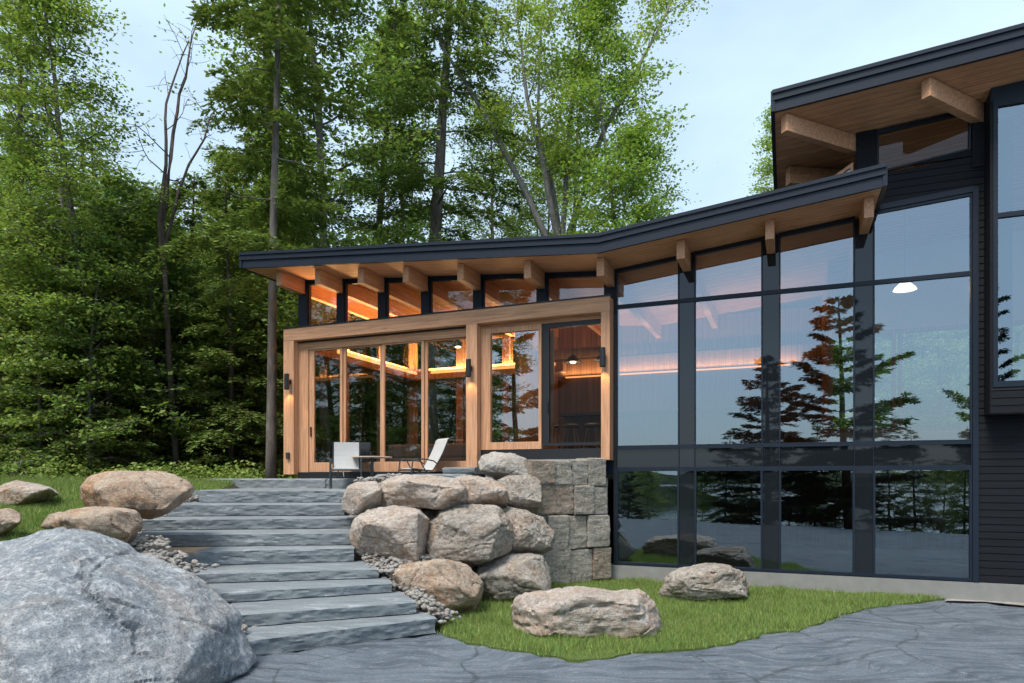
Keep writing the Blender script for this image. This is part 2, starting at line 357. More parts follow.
# dark posts of the clerestory
FT = 5.38                                         # top of the timber frame
for i, u in enumerate(POSTS[:7]):
    w = .125 if i in (0, 6) else .10
    hb('wall_post', MB().box(u-w, u+w, .0, .16, FT-.02 if i < 6 else 2.0, sof(u)-.002), 'metal')
def frame4(mb, c, w, d0, d1):                     # c: four (u,z) corners from bottom left, counter-clockwise; w: left, right, bottom, top widths
    (a, b, e, f) = c; wl, wr, wb, wt = w
    sb_ = (b[1]-a[1])/(b[0]-a[0]); st = (e[1]-f[1])/(e[0]-f[0])
    i0 = (a[0]+wl, a[1]+sb_*wl+wb); i1 = (b[0]-wr, b[1]-sb_*wr+wb); i2 = (e[0]-wr, e[1]-st*wr-wt); i3 = (f[0]+wl, f[1]+st*wl-wt)
    out, inn = [a, b, e, f], [i0, i1, i2, i3]
    vs = [(p[0], d, p[1]) for d in (d0, d1) for p in out+inn]
    fs = []
    for k in range(4):
        l = (k+1) % 4
        fs += [(k, l, 4+l, 4+k), (8+l, 8+k, 12+k, 12+l), (l, k, 8+k, 8+l), (4+k, 4+l, 12+l, 12+k)]
    mb.add(vs, fs); return inn
def window(name, c, w, d0, d1, fm, gm, parent=None, dg=None, bevel=0):
    mb = MB(); inn = frame4(mb, c, w, d0, d1); o = hb(name, mb, fm, parent, bevel=bevel)
    dg = (d0+d1)/2 if dg is None else dg; g = MB(); e = .004
    g.add([(p[0]+(-e if k in (0,3) else e), dg, p[1]+(-e if k < 2 else e)) for k, p in enumerate(inn)], [(0,1,2,3)])
    hb('pane', g, gm, o, fix=False); return o
def rect(u0, u1, z0, z1, z0b=None, z1b=None): return [(u0,z0),(u1,z0 if z0b is None else z0b),(u1,z1 if z1b is None else z1b),(u0,z1)]
for i in range(6):
    a, b = POSTS[i]+(.125 if i == 0 else .10), POSTS[i+1]-(.125 if i == 5 else .10)
    window('clerestory_window', rect(a, b, FT-.02, sof(a)-.004, None, sof(b)-.004), (.025,.025,.05,.10), .04, .12, 'metal', 'glass')
# projecting timber frame
FL, FRt = fu(283.3, .3), fu(609.8, .3); B0, B1 = 2.03, 2.29
cu = fu(471.5, .3)
tf = MB().box(FL, FRt, -.30, .10, FT-.29, FT-.006); beam = hb('frame_beam', tf, 'fir_x', bevel=.006)
hb('flashing', MB().box(FL-.015, FRt+.015, -.315, .0, FT-.004, FT+.02), 'black', beam)
hb('frame_post', MB().box(FL, FL+.29, -.30, .10, B0, FT-.292), 'fir_z', bevel=.006)
hb('frame_post', MB().box(cu-.125, cu+.125, -.30, .10, 2.03, FT-.292), 'fir_z', bevel=.006)
hb('frame_post', MB().box(FRt-.17, FRt, -.30, .10, B1, FT-.292), 'fir_z', bevel=.006)
# left: four tall glazed door leaves
LD0, LD1 = FL+.292, cu-.127
zt = FT-.292
hb('door_header', MB().box(LD0, LD1, -.13, .10, zt-.20, zt-.002), 'fir_x')
hb('shadow_gap', MB().box(LD0, LD1, -.16, -.13, zt-.035, zt-.002), 'black')
dm = [fu(312.5, .1), fu(342.3, .1), fu(381.8, .1), fu(424, .1), LD1]
hb('door_jamb', MB().box(LD0, dm[0]-.10, -.13, .10, 2.08, zt-.202), 'fir_z')
for k in range(4):
    a = dm[0]-.098 if k == 0 else dm[k]-.001; b = dm[k+1]-.003
    wl = .14 if k == 0 else .067; wr = .065 if k < 3 else .06
    dd = -.10+.035*(k % 2)
    w_ = window('sliding_door', rect(a, b, 2.085, zt-.203), (wl, wr, .22, .03), dd, dd+.055, 'fir_z', 'glass', bevel=.004)
    if k == 0: hb('handle', MB().box(a+.05, a+.075, dd-.03, dd-.002, 2.9, 3.12), 'black', w_)
hb('threshold', MB().box(FL+.30, cu, -.16, .12, 1.94, 2.083), 'black')
# right: timber picture window and dark sliding screen door
RD_0, RD_1 = cu+.127, FRt-.172
zb = 2.525
hb('window_head', MB().box(RD_0, RD_1, -.10, .10, zt-.075, zt-.002), 'fir_x')
mu = fu(541.8, .1)
window('picture_window', rect(RD_0+.002, mu, zb, zt-.077), (.21, .06, .15, .11), -.13, -.02, 'fir_z', m_glass('door_glass', .26, (.75,.80,.80)), bevel=.004)
sd = window('screen_door', rect(mu+.002, RD_1, zb+.06, zt-.077), (.15, .04, .06, .10), -.09, -.03, 'black', m_glass('dark_screen', -.03, (.60,.60,.60)))
hb('handle', MB().box(mu+.11, mu+.135, -.115, -.092, 3.25, 3.45), 'metal', sd)
hb('inner_stile', MB().box(mu+.155, mu+.22, -.02, .03, zb+.1, zt-.2), 'fir_z', sd)
hb('base_panel', MB().box(RD_0, RD_1, -.12, .12, 2.20, zb-.002), 'black')
hb('corner_post', MB().box(FRt+.004, .12, -.02, .2, .0, FT-.3), 'black')
# curtain wall of dark glass, four bays
BX = [.105]+[p for p in POSTS[7:]]+[UR]
ZA, ZBm, ZC, ZTr = 2.545, 2.11, .345, 5.22        # sill of upper lights, top of lower lights, bottom, transom
hb('foundation', MB().box(-.3, 12, -.04, .30, -.3, .285), 'concrete')
HW = .135
for i in range(4):
    a = BX[i]+(.0 if i == 0 else HW); b = BX[i+1]-(HW if i < 3 else 0)
    if i < 3: t0, t1 = sof(a)-.015, sof(b)-.015
    else: t0, t1 = 6.40, 6.50
    fr = (.03, .03, .035, .035)
    window('window', rect(a, b, .30, ZBm+.0), (.035,.035,.05,.03), -.035, .06, 'metal', 'cglass', dg=.0)
    window('spandrel', rect(a, b, ZBm+.002, ZA), (.012,.012,.045,.05), -.035, .06, 'metal', 'spandrel', dg=.0)
    window('window', rect(a, b, ZA+.002, ZTr), (.025,.025,.02,.035), -.035, .06, 'metal', 'cglass', dg=.0)
    window('window', rect(a, b, ZTr+.002, t0, None, t1), (.025,.025,.035,.07 if i < 3 else .04), -.035, .06, 'metal', 'cglass', dg=.0)
for i in (7, 8, 9):
    u = POSTS[i]; g = MB().box(u-HW+.002, u+HW-.002, -.012, .12, .30, sof(u)-.01 if i < 9 else 6.33)
    p = hb('glazing_post', g, 'spandrel')
    for z, h in ((.30,.05), (ZBm-.03,.075), (ZA-.05,.072), (ZTr-.035,.072)): hb('rail', MB().box(u-HW+.001, u+HW-.001, -.034, -.013, z, z+h), 'metal', p)
# upper volume: lapped dark siding
def laps(u0, u1, z0, z1f, d, z0f=None, h=.115):
    mb = MB(); z = z0
    k = 0
    while z < max(z1f(u0), z1f(u1)):
        a, b = u0, u1
        def cl(u, zz): return min(zz, z1f(u))
        za, zb_ = cl(a, z+h-.004), cl(b, z+h-.004)
        if (z < z1f(a)-.01 and z < z1f(b)-.01) or abs(z1f(a)-z1f(b)) < 1e-6:
            mb.add([(a,d-.016,z),(b,d-.016,z),(b,d-.007,zb_),(a,d-.006,za),(a,d+.05,z),(b,d+.05,z),(b,d+.05,zb_),(a,d+.05,za)],
                   [(0,1,2,3),(7,6,5,4),(0,4,5,1),(3,2,6,7),(0,3,7,4),(1,5,6,2)])
        else:                                     # wedge where the top slopes
            s_ = (z1f(b)-z1f(a))/(b-a); a2 = a+(z+.01-z1f(a))/s_
            if a2 < b-.05:
                zb2 = min(z+h-.004, z1f(b)); a3 = a2+.0
                um = min(b, a+(z+h-.004-z1f(a))/s_)
                mb.add([(a2,d-.02,z),(b,d-.022,z),(b,d-.006,zb2),(um,d-.006,min(z+h-.004,z1f(um))),(a2,d+.05,z),(b,d+.05,z),(b,d+.05,zb2),(um,d+.05,min(z+h-.004,z1f(um)))],
                   [(0,1,2,3),(7,6,5,4),(0,4,5,1),(3,2,6,7),(0,3,7,4),(1,5,6,2)])
        z += h; k += 1
    return mb
uL = fu(876)
slope_u = lambda u: 7.04+(7.20-7.04)*(u-uL)/(UR-uL)
sid = hb('siding', laps(POSTS[9]-.12, UR+.02, 6.52, slope_u, .0), 'siding')
hb('siding', laps(UR+.02, 11.5, .30, lambda u: 2.95, .0), 'siding')
hb('siding', laps(UR+.02, 6.42, 2.95, lambda u: 7.62, .0), 'siding')
hb('window_trim', MB().prism_y([(uL-.02, 6.41), (UR+.02, 6.51), (UR+.02, 6.60), (uL-.02, 6.50)], -.05, .05), 'metal')
hb('window_trim', MB().box(UR+.005, UR+.085, -.05, .05, .30, 6.58), 'metal')
# upper roof, falling towards the back
UPT = lambda u: 8.17+.0714*(u-2.92)
def upper_poly(lo, hi, u0, u1, d0, d1, k=.17):
    return [(u,d,UPT(u)+o-k*(d+1.1)) for d in (d0, d1) for o in (lo, hi) for u in (u0, u1)]
def slab8(mb, P): return mb.add(P, [(0,1,3,2),(4,6,7,5),(0,4,5,1),(2,3,7,6),(0,2,6,4),(1,5,7,3)])
ur = hb('upper_roof', slab8(MB(), upper_poly(-.28, -.02, 2.92, 12, -1.05, 5.0)), 'roofing')
hb('soffit', slab8(MB(), upper_poly(-.31, -.285, 2.95, 12, -1.045, 5.0)), 'soffit', ur)
fascia(ur, [2.92, 12], UPT, -1.1, 5.0, dz=.17*6.1)
def slope_beam(mb, P, Q, w, h0, h1):
    P = Vector(P); Q = Vector(Q); t = (Q-P); t.z = 0; t.normalize(); s = Vector((-t.y, t.x, 0))*(w/2)
    vs = [P-s, P+s, Q+s, Q-s, P-s-Vector((0,0,h0)), P+s-Vector((0,0,h0)), Q+s-Vector((0,0,h1)), Q-s-Vector((0,0,h1))]
    return mb.add(vs, [(0,3,2,1),(4,5,6,7),(0,1,5,4),(1,2,6,5),(2,3,7,6),(3,0,4,7)])
def us(u, d): return UPT(u)-.312-.17*(d+1.1)
e1, w1 = fu(784, .95), fu(857, 0.0)
hb('upper_rafter', slope_beam(MB(), (e1, -.95, us(e1,-.95)), (w1, .1, us(w1,.1)), .13, .28, .28), 'fir_x', bevel=.006)
e2, w2 = fu(926, .95), fu(986, 0.0)
hb('upper_rafter', slope_beam(MB(), (e2, -.95, us(e2,-.95)), (w2, .1, us(w2,.1)), .14, .28, .29), 'fir_x', bevel=.006)
e3 = 3.15
hb('upper_rafter', slope_beam(MB(), (e3, .5, us(e3,.5)-.02), (e3+1.5, 1.3, us(e3+1.5,1.3)-.02), .15, .30, .30), 'fir_x', bevel=.006)
# upper left: boarded return wall with a small raked window
hb('return_wall', MB().prism_y([(3.12, 6.5), (4.30, 6.5), (4.30, us(4.3,1.0)-.32), (3.12, us(3.1,1.0)-.32)], 1.0, 1.1), 'liner')
window('raked_window', [(fu(822), 6.5), (4.18, 6.5), (4.18, 7.30), (fu(822), 7.0)], (.05,.05,.05,.06), .0, .08, 'fir_x', 'cglass')
hb('wall_post', MB().box(fu(856.5), fu(876.6), -.03, .15, 6.60, us(4.4, .0)+.0), 'siding')
window('upper_window', [(fu(877), 7.045), (fu(971), 7.20), (fu(971), us(5.8,0)-.02), (fu(877), us(4.5,0)-.02)], (.03,.03,.03,.06), -.02, .06, 'metal', 'iglass')
hb('wall_post', MB().box(fu(972), fu(990), -.04, .15, 6.9, us(6.2,.0)), 'siding')
# projecting bay on the right
b0 = fu(991, .35)
bay = hb('projecting_bay', laps(b0, 12, 2.95, lambda u: 3.34, -.35), 'siding')
bb = MB().box(b0, 12, -.345, .0, 2.935, 2.948)
hb('bay_floor', bb, 'black', bay)
hb('bay_side', MB().box(b0-.01, b0+.03, -.36, .0, 2.94, 7.75), 'siding', bay)
hb('bay_head', MB().box(b0, 12, -.36, .0, 7.70, us(8,-.36)+.02), 'metal', bay)
window('bay_window', rect(b0+.03, 9.0, 3.345, 5.98), (.06,.06,.09,.035), -.37, -.27, 'metal', 'cglass', bay, dg=-.33)
window('bay_window', rect(b0+.03, 9.0, 5.982, 7.70), (.06,.06,.035,.05), -.37, -.27, 'metal', 'cglass', bay, dg=-.33)
# wall lamps
for x, y in ((286.5, 381.5), (468.3, 368), (602.5, 357)):
    n = .42; u = fu(x, n); z = fz(x, y, n)
    l = hb('wall_lamp', MB().lathe([(.001,.18),(.05,.18),(.055,.17),(.055,-.17),(.05,-.18),(.045,-.165),(.001,-.16)], (u, -n, z), 20), 'black', smooth=False)
    hb('bracket', MB().box(u-.03, u+.03, -n+.04, -.302, z-.04, z+.05), 'black', l)
    hb('lamp_lens', MB().lathe([(.001,-.158),(.04,-.158)], (u, -n, z), 16), 'bulb', l)
    li = bpy.data.lights.new('wall_lamp_light', 'SPOT'); li.energy = 4.5; li.color = (1,.62,.3); li.spot_size = R(95); li.spot_blend = .6; li.shadow_soft_size = .04
    lo = bpy.data.objects.new('wall_lamp_light', li); COL.objects.link(lo); lo.parent = H; lo.location = (u, -n, z-.20); lo.rotation_euler = (R(8),0,0)
uo = fu(288, .32); hb('outlet_box', MB().box(uo-.04, uo+.04, -.36, -.302, fz(288,459,.3), fz(288,452.5,.3)), 'frame', bevel=.01)

# ---------------- inside
hb('interior_floor', MB().box(-7.45, cu+.1, .12, 5.3, 1.9, 2.08), 'floorwood')
hb('interior_floor', MB().box(cu+.1, 3.9, .13, 6.0, 2.20, 2.40), 'floorwood')
hb('interior_floor', MB().box(3.9, 11, .13, 4.6, 2.20, 2.48), 'floorwood')
hb('lower_floor', MB().box(0.12, 11, .32, 6.0, -.2, .25), 'concrete')
hb('lower_wall', MB().box(0.12, 11, 5.9, 6.1, .25, 2.2), 'darkwood')
hb('lower_wall', MB().box(0.02, .12, .2, 6.0, .25, 2.2), 'plaster')
# sunken living room: left side wall and back wall, posts with glass and a lit timber ledge
UL = -7.45; DB = 5.15; LZ = 5.15
def side_wall():
    for k, (d0, d1) in enumerate(((.2, 1.7), (1.8, 3.4), (3.5, DB-.1))):
        for z0, z1 in ((2.08, LZ-.30), (LZ, sof(UL)-.02)):
            mb = MB(); w = .06
            mb.box(UL-.02, UL+.08, d0, d0+w, z0, z1).box(UL-.02, UL+.08, d1-w, d1, z0, z1).box(UL-.02, UL+.08, d0+w, d1-w, z0, z0+.09).box(UL-.02, UL+.08, d0+w, d1-w, z1-.07, z1)
            o = hb('side_window', mb, 'liner')
            hb('pane', MB().add([(UL+.03,d0+w,z0+.09),(UL+.03,d1-w,z0+.09),(UL+.03,d1-w,z1-.07),(UL+.03,d0+w,z1-.07)], [(0,1,2,3)]), 'iglass', o, fix=False)
    for d in (.12, 1.7, 3.4, DB-.12): hb('timber_post', MB().box(UL-.06, UL+.14, d, d+.12, 1.95, sof(UL)-.34), 'liner')
side_wall()
hb('ledge_beam', MB().box(UL+.02, UL+.36, .13, DB, LZ-.30, LZ-.04), 'liner')
hb('light_strip', MB().box(UL+.37, UL+.40, 1.0, DB-.3, LZ-.14, LZ-.06), 'led')
hb('ledge_beam', MB().box(UL+.36, cu+.3, DB-.34, DB, LZ-.30, LZ-.04), 'liner')
hb('light_strip', MB().box(UL+.9, cu+.1, DB-.40, DB-.37, LZ-.14, LZ-.06), 'led')
bx = [UL+.1, UL+1.75, UL+3.2, cu-.2]
for a, b in zip(bx[:-1], bx[1:]):
    window('back_window', rect(a+.1, b, 2.75, LZ-.30), (.06,.06,.06,.06), DB-.1, DB, 'liner', 'iglass')
    window('back_window', rect(a+.1, b, LZ, sof(a)-.4), (.06,.06,.06,.06), DB-.1, DB, 'liner', 'iglass')
    hb('timber_post', MB().box(a-.12, a+.10, DB-.2, DB+.05, 2.0, sof(a)-.34), 'liner')
hb('back_wall', MB().box(UL, cu+.1, DB-.06, DB+.05, 2.0, 2.75), 'liner')
# kitchen side
hb('partition', MB().box(cu-.05, cu+.05, 2.2, DB, 2.0, sof(cu)-.34), 'liner')
hb('back_wall', MB().box(cu+.05, 3.9, DB, DB+.12, 2.4, 4.75), 'darkwood')
hb('back_wall', MB().box(cu+.05, 3.9, DB+.02, DB+.14, 4.75, 6.1), 'liner')
hb('light_strip', MB().box(cu+.3, 3.2, DB-.10, DB-.02, 4.70, 4.73), 'led')
hb('partition', MB().box(3.9, 4.0, 2.4, 6.0, 2.4, 6.6), 'liner')
# stair hall behind the tall right bay: windows to the trees at the back
hb('back_wall', MB().box(4.0, 11, 4.6, 4.75, 2.4, 3.0), 'plaster')
hb('back_wall', MB().box(4.0, 11, 4.6, 4.75, 5.3, 7.2), 'plaster')
for a, b in ((4.0, 5.4), (5.45, 7.2), (7.3, 9.5)): window('hall_window', rect(a, b, 3.0, 5.3), (.07,.07,.09,.09), 4.6, 4.72, 'liner', 'iglass')
hb('side_wall', MB().box(11, 11.2, .3, 6, .3, 7.2), 'siding')
# balustrade seen in the hall
# warm lamps inside
def cove(u0, u1, d0, d1, z, e, col=(1,.55,.24)):
    li = bpy.data.lights.new('cove_light', 'AREA'); li.shape = 'RECTANGLE'; li.energy = e; li.color = col; li.size = u1-u0; li.size_y = d1-d0
    o = bpy.data.objects.new('cove_light', li); COL.objects.link(o); o.parent = H; o.location = ((u0+u1)/2, (d0+d1)/2, z); o.rotation_euler = (R(180),0,0)
cove(UL+.1, UL+.3, .4, DB-.4, LZ-.02, 130); cove(UL+.6, cu-.1, DB-.3, DB-.1, LZ-.02, 130)
cove(cu+.2, 3.4, DB-.16, DB-.02, 4.78, 22, (1,.58,.30)); 
hb('ceiling_beam', MB().box(cu+.1, 3.9, 3.3, 3.5, 4.9, 5.15), 'liner'); cove(cu+.2, 3.4, 3.32, 3.48, 5.16, 12, (1,.58,.30))
def thing(name, label, cat, loc, rz=0, group=None): return tag(empty(name, loc, rz), label, cat, group)
# pendant lamps
def pendant(u, d, z, top, label, r=.20, mat='black'):
    p = W(u, d, z); t = thing('pendant_lamp', label, 'lamp', p, 0, 'pendant lamps in the house')
    MB().lathe([(.03,.18),(.05,.17),(.10,.12),(r*.85,.05),(r,0),(r-.01,0),(r*.8,.04),(.08,.11),(.02,.15)], (0,0,0), 28).build('lamp_shade', M[mat], t, smooth=True)
    MB().lathe([(.001,-.02),(.05,-.01),(.07,.02),(.05,.06),(.001,.08)], (0,0,0), 16).build('bulb', M['bulb'], t, smooth=True)
    MB().tube([(0,0,.17),(0,0,top-z)], .008, 6).build('cord', M['black'], t)
    li = bpy.data.lights.new('pendant_light', 'POINT'); li.energy = 14; li.color = (1,.62,.32); li.shadow_soft_size = .05
    lo = bpy.data.objects.new('pendant_light', li); COL.objects.link(lo); lo.parent = t; lo.location = (0,0,-.07)
    return t
ux = fu(573, -2.3)
pendant(ux, 2.3, 4.62, 5.9, 'black dome pendant lamp in the middle of the dark door opening')
pendant(fu(603, -2.3), 2.3, 4.62, 5.9, 'black dome pendant lamp half behind the right timber post')
pendant(fu(458, -1.5), 1.5, fz(458, 347, -1.5), 6.0, 'small black pendant lamp under the ceiling left of the middle timber post', .11)
pendant(fu(905, -1.6), 1.6, fz(905, 290, -1.6), 6.9, 'pale lit ceiling lamp behind the tall glass at the right', .20, 'coollight')
# bar and stools
c = thing('bar_counter', 'long dark bar counter behind the screen door', 'counter', W(-.4, 2.9, 2.4), HROT)
MB().box(-1.5, 3.2, -.35, .35, 1.02, 1.08).build('counter_top', M['black'], c); MB().box(-1.45, 3.15, -.05, .32, 0, 1.02).build('counter_base', M['darkwood'], c)
def stool(x, label):
    u = fu(x, -2.2); t = thing('bar_stool', label, 'bar stool', W(u, 2.2, 2.4), HROT, 'bar stools at the counter')
    MB().lathe([(.001,.80),(.12,.80),(.18,.77),(.20,.74),(.16,.70),(.001,.69)], (0,0,0), 20).build('seat', M['seat'], t, smooth=True)
    for sx in (-1, 1):
        for sy in (-1, 1): MB().tube([(sx*.09,sy*.09,.72),(sx*.19,sy*.19,0)], .014, 6).build('leg', M['stoolleg'], t)
    MB().tube([(.145,.145,.3),(-.145,.145,.3),(-.145,-.145,.3),(.145,-.145,.3),(.145,.145,.3)], .01, 6).build('foot_rail', M['stoolleg'], t)
stool(552.5, 'bar stool half cut off by the dark door stile'); stool(571, 'middle bar stool behind the screen door'); stool(592.5, 'bar stool nearest the right timber post')
# sofa
s = thing('sofa', 'low grey sofa behind the glass doors beside the middle timber post', 'sofa', W(fu(437,-3.6), 3.6, 2.08), HROT)
MB().box(-1.3,1.3,-.45,.45,.12,.42).build('seat', M['sofa'], s, bevel=.05); MB().box(-1.3,1.3,-.45,-.25,.42,.78).build('backrest', M['sofa'], s, bevel=.05)
MB().box(-1.5,-1.3,-.45,.45,.12,.6).build('armrest', M['sofa'], s, bevel=.04); MB().box(1.3,1.5,-.45,.45,.12,.6).build('armrest', M['sofa'], s, bevel=.04)
#PART3
# ================================================================ GROUND
def smooth(t): t = np.clip(t, 0, 1); return t*t*(3-2*t)
SY = [7.45,7.95,8.5,9.1,9.7,10.3,10.9,11.6,12.3]
SX0 = [-2.88,-3.28,-3.88,-4.55,-5.35,-5.75,-5.95,-5.9,-5.64]
def terr(X, Y):
    X = np.asarray(X, float); Y = np.asarray(Y, float)
    left = np.interp(Y, [-1,5,6.5,7.5,8.5,9.7,12,14,18,30,60,400], [-.02,-.02,.3,.75,1.0,1.22,1.45,1.72,2.0,2.3,3.2,9])
    q = (X+.99)*(-.53)+(Y-8.63)*.848
    stair = np.interp(q, [-.3,0,4.8,6,12], [-.02,.0,1.32,1.6,1.72])
    r = (X+1.7)*(-.711)+(Y-9.95)*.703
    right = np.where(X > -2.3, stair*smooth((r-.15)/.5), stair)
    edge = np.interp(Y, SY, SX0)
    edge = np.where(Y > 12.3, -5.6-(Y-12.3)*.1, edge)
    m = smooth((edge-.02-X)/.45)
    z = (right-.30*((X < -.6) & (Y < 12.6) & (q > 0)))*(1-m)+left*m
    far = smooth((Y-17)/6); z = z*(1-far)+left*far
    u = (X-O.x)*U.x+(Y-O.y)*U.y; d = -((X-O.x)*N.x+(Y-O.y)*N.y)
    inside = (u > -.15) & (d > -.6) & (d < 6.6)
    z = np.where(inside, -.05, z)
    right_flat = (u > .3) & (d <= -.6); z = np.where(right_flat & (r < 1), np.minimum(z, 0), z)
    under = (u > -7.6) & (u <= -.15) & (d > -.2) & (d < 6.6); z = np.where(under, np.minimum(z, 1.7), z)
    # behind the camera: shore and lake bed
    back = np.interp(Y, [-60,-22,-15,-8,-4], [-6,-3.2,-1.5,-.6,0]); z = np.where(Y < -4, back+0*z, z)
    z = z+np.where(Y > 16, .25*np.sin(X*.35+1)*np.cos(Y*.3), 0)
    return z
def grid_axis(segs):
    out = []
    for a, b, s in segs: out += list(np.arange(a, b, s))
    return np.array(out+[segs[-1][1]])
gx = grid_axis([(-900,-100,100),(-100,-30,7),(-30,-12,1.0),(-12,6,.15),(6,14,.5),(14,30,2),(30,100,10),(100,900,100)])
gy = grid_axis([(-900,-100,100),(-100,-20,10),(-20,-2,1.0),(-2,4,.5),(4,18,.15),(18,40,1.0),(40,100,6),(100,900,100)])
XX, YY = np.meshgrid(gx, gy); ZZ = terr(XX, YY)
nz = np.array([mn.fractal(Vector((x*.7, y*.7, 3.1)), 1.0, 2.0, 4)*.028 for x, y in zip(XX.ravel(), YY.ravel())]).reshape(XX.shape)
near = (np.abs(XX) < 30) & (YY > -5) & (YY < 40)
ZZ = ZZ+np.where(near, nz, 0)
nx_ = len(gx); idx = np.arange(XX.size).reshape(XX.shape)
FQ = np.stack([idx[:-1,:-1], idx[:-1,1:], idx[1:,1:], idx[1:,:-1]], -1).reshape(-1,4)
cxx = XX.ravel()[FQ].mean(1); cyy = YY.ravel()[FQ].mean(1); czz = ZZ.ravel()[FQ].mean(1)
g = np_mesh('ground', np.stack([XX.ravel(), YY.ravel(), ZZ.ravel()], 1), FQ, M['gneiss'], smooth=True)
g.data.materials.append(M['turf']); g.data.materials.append(M['ground'])
mi = np.zeros(len(FQ), dtype=np.int32); mi[(czz > .22) & (cxx < np.interp(cyy, SY+[18], SX0+[-6.2])-.1)] = 1; mi[(czz > .05) & (cyy > 7) & (cxx < 0) & (cxx > np.interp(cyy, SY+[18], SX0+[-6.2])-.1)] = 2; mi[(cyy > 14.5+.0*cxx) | (cyy < -6)] = 2; mi[(czz > .2) & (cxx >= -1.0)] = 2
mi[(cxx < -13) | (cxx > 16)] = 2
g.data.materials.append(M['pebble']); mi[(czz > .1) & (cyy < 14) & (cyy > 8) & (cxx > -4.5) & (mi == 2)] = 3; mi[(czz > .1) & (cyy < 9.7) & (cxx > np.interp(cyy, SY+[18], SX0+[-6.2])-1.0) & (cxx < 0)] = 3
g.data.polygons.foreach_set('material_index', mi); tag(g, kind='structure')
def zt_(x, y): return float(terr(x, y))
# front lawn
LAWN = [(437,622),(447,636),(470,643),(500,649),(535,653),(556,657),(572,662),(600,659),(640,654),(672,652),(700,649),(740,643),(762,634),(800,631),(826,622),(850,612),(900,604),(945,599),(957,594),(930,589),(870,586.5),(800,584),(700,580),(614,575),(585,577),(560,583),(520,592),(480,606)]
LP0 = [GZ(x, y, .0) for x, y in LAWN]; LP = []
for i_, p_ in enumerate(LP0):
    q_ = LP0[(i_+1) % len(LP0)]; k_ = max(1, int((q_-p_).length/.10))
    for j_ in range(k_):
        a_ = p_.lerp(q_, j_/k_); LP.append(a_+Vector((mn.noise(a_*3.1), mn.noise(a_*2.7+Vector((5,0,0))), 0))*.10+Vector((mn.noise(a_*11), mn.noise(a_*12), 0))*.05)
def inside_poly(px, py, poly):
    c = np.zeros(len(px), bool); n = len(poly); j = n-1
    for i in range(n):
        xi, yi, xj, yj = poly[i][0], poly[i][1], poly[j][0], poly[j][1]
        t = ((yi > py) != (yj > py)) & (px < (xj-xi)*(py-yi)/((yj-yi) or 1e-9)+xi); c ^= t; j = i
    return c
gc = np.empty(len(g.data.vertices)*3, np.float32); g.data.vertices.foreach_get('co', gc); gc = gc.reshape(-1,3)
STRIP = [GZ(x,y,.0) for x, y in ((945,601),(958,592.5),(1100,600),(1300,620),(1300,640),(1100,616),(1024,606),(985,602))]
gk = (inside_poly(gc[:,0], gc[:,1], [(p.x, p.y) for p in LP]) | inside_poly(gc[:,0], gc[:,1], [(p.x, p.y) for p in STRIP])) & (gc[:,2] < .12); gc[gk,2] = -.02; g.data.vertices.foreach_set('co', gc.ravel()); g.data.update()
bm = bmesh.new(); vs = [bm.verts.new((p.x, p.y, .012)) for p in LP]; bm.faces.new(vs)
r_ = bmesh.ops.extrude_face_region(bm, geom=list(bm.faces))
for v in [e for e in r_['geom'] if isinstance(e, bmesh.types.BMVert)]: v.co.z = -.05
bmesh.ops.recalc_face_normals(bm, faces=bm.faces); me = bpy.data.meshes.new('lawn'); bm.to_mesh(me); bm.free()
tag(link('lawn', me, M['turf']), kind='structure')
def blades(name, P, hgt, wid, seed, mat):
    rg = np.random.default_rng(seed); n = len(P); a = rg.uniform(0, 2*np.pi, n); h = hgt*rg.uniform(.4, 1.5, n)*np.where(rg.uniform(size=n) < .02, 1.7, 1)*np.clip(1+.9*np.array([mn.noise(Vector((a_*2.3, b_*2.3, 4))) for a_, b_ in P[:,:2]]), .5, 1.7); w = wid*rg.uniform(.6, 1.3, n)
    le = rg.uniform(0, 2*np.pi, n); lk = h*rg.uniform(.1, .8, n)
    d = np.stack([np.cos(a)*w, np.sin(a)*w, np.zeros(n)], 1)
    tip = P+np.stack([np.cos(le)*lk, np.sin(le)*lk, h], 1)
    V = np.stack([P-d/2, P+d/2, tip], 1).reshape(-1, 3); return np_mesh(name, V, np.arange(3*n).reshape(-1, 3), mat)
rg = np.random.default_rng(5)
xs = np.array([p.x for p in LP]); ys = np.array([p.y for p in LP])
px = rg.uniform(xs.min()-.1, xs.max(), 330000); py = rg.uniform(ys.min(), ys.max(), 330000)
jit = rg.normal(0, .035, (2, len(px))); k = inside_poly(px+jit[0], py+jit[1], [(p.x, p.y) for p in LP])
dens = np.array([mn.noise(Vector((a*1.7, b*1.7, 0))) for a, b in zip(px[k][::1], py[k][::1])])
PX, PY = px[k], py[k]; keep = rg.uniform(size=len(PX)) < np.clip(.75+dens*1.1, .15, 1); PX, PY, dens = PX[keep], PY[keep], dens[keep]
o = blades('grass', np.stack([PX, PY, np.full(len(PX), .005)], 1), .065, .007, 6, M['blade']); tag(o, 'short green grass of the small lawn in front of the dark glazing', 'grass', kind='stuff')
px = rg.uniform(-14, -4.2, 260000); py = rg.uniform(6.3, 17, 260000); zz = terr(px, py)
k = (px < np.interp(py, SY+[17], SX0+[-6.2])-.25-np.where(py < 9.6, .9, 0)) & (px/py*F+CX > -30)
px, py, zz = px[k], py[k], zz[k]
o = blades('grass', np.stack([px, py, zz], 1), .08, .012, 7, M['blade']); tag(o, 'green grass on the bank left of the stone steps', 'grass', kind='stuff')

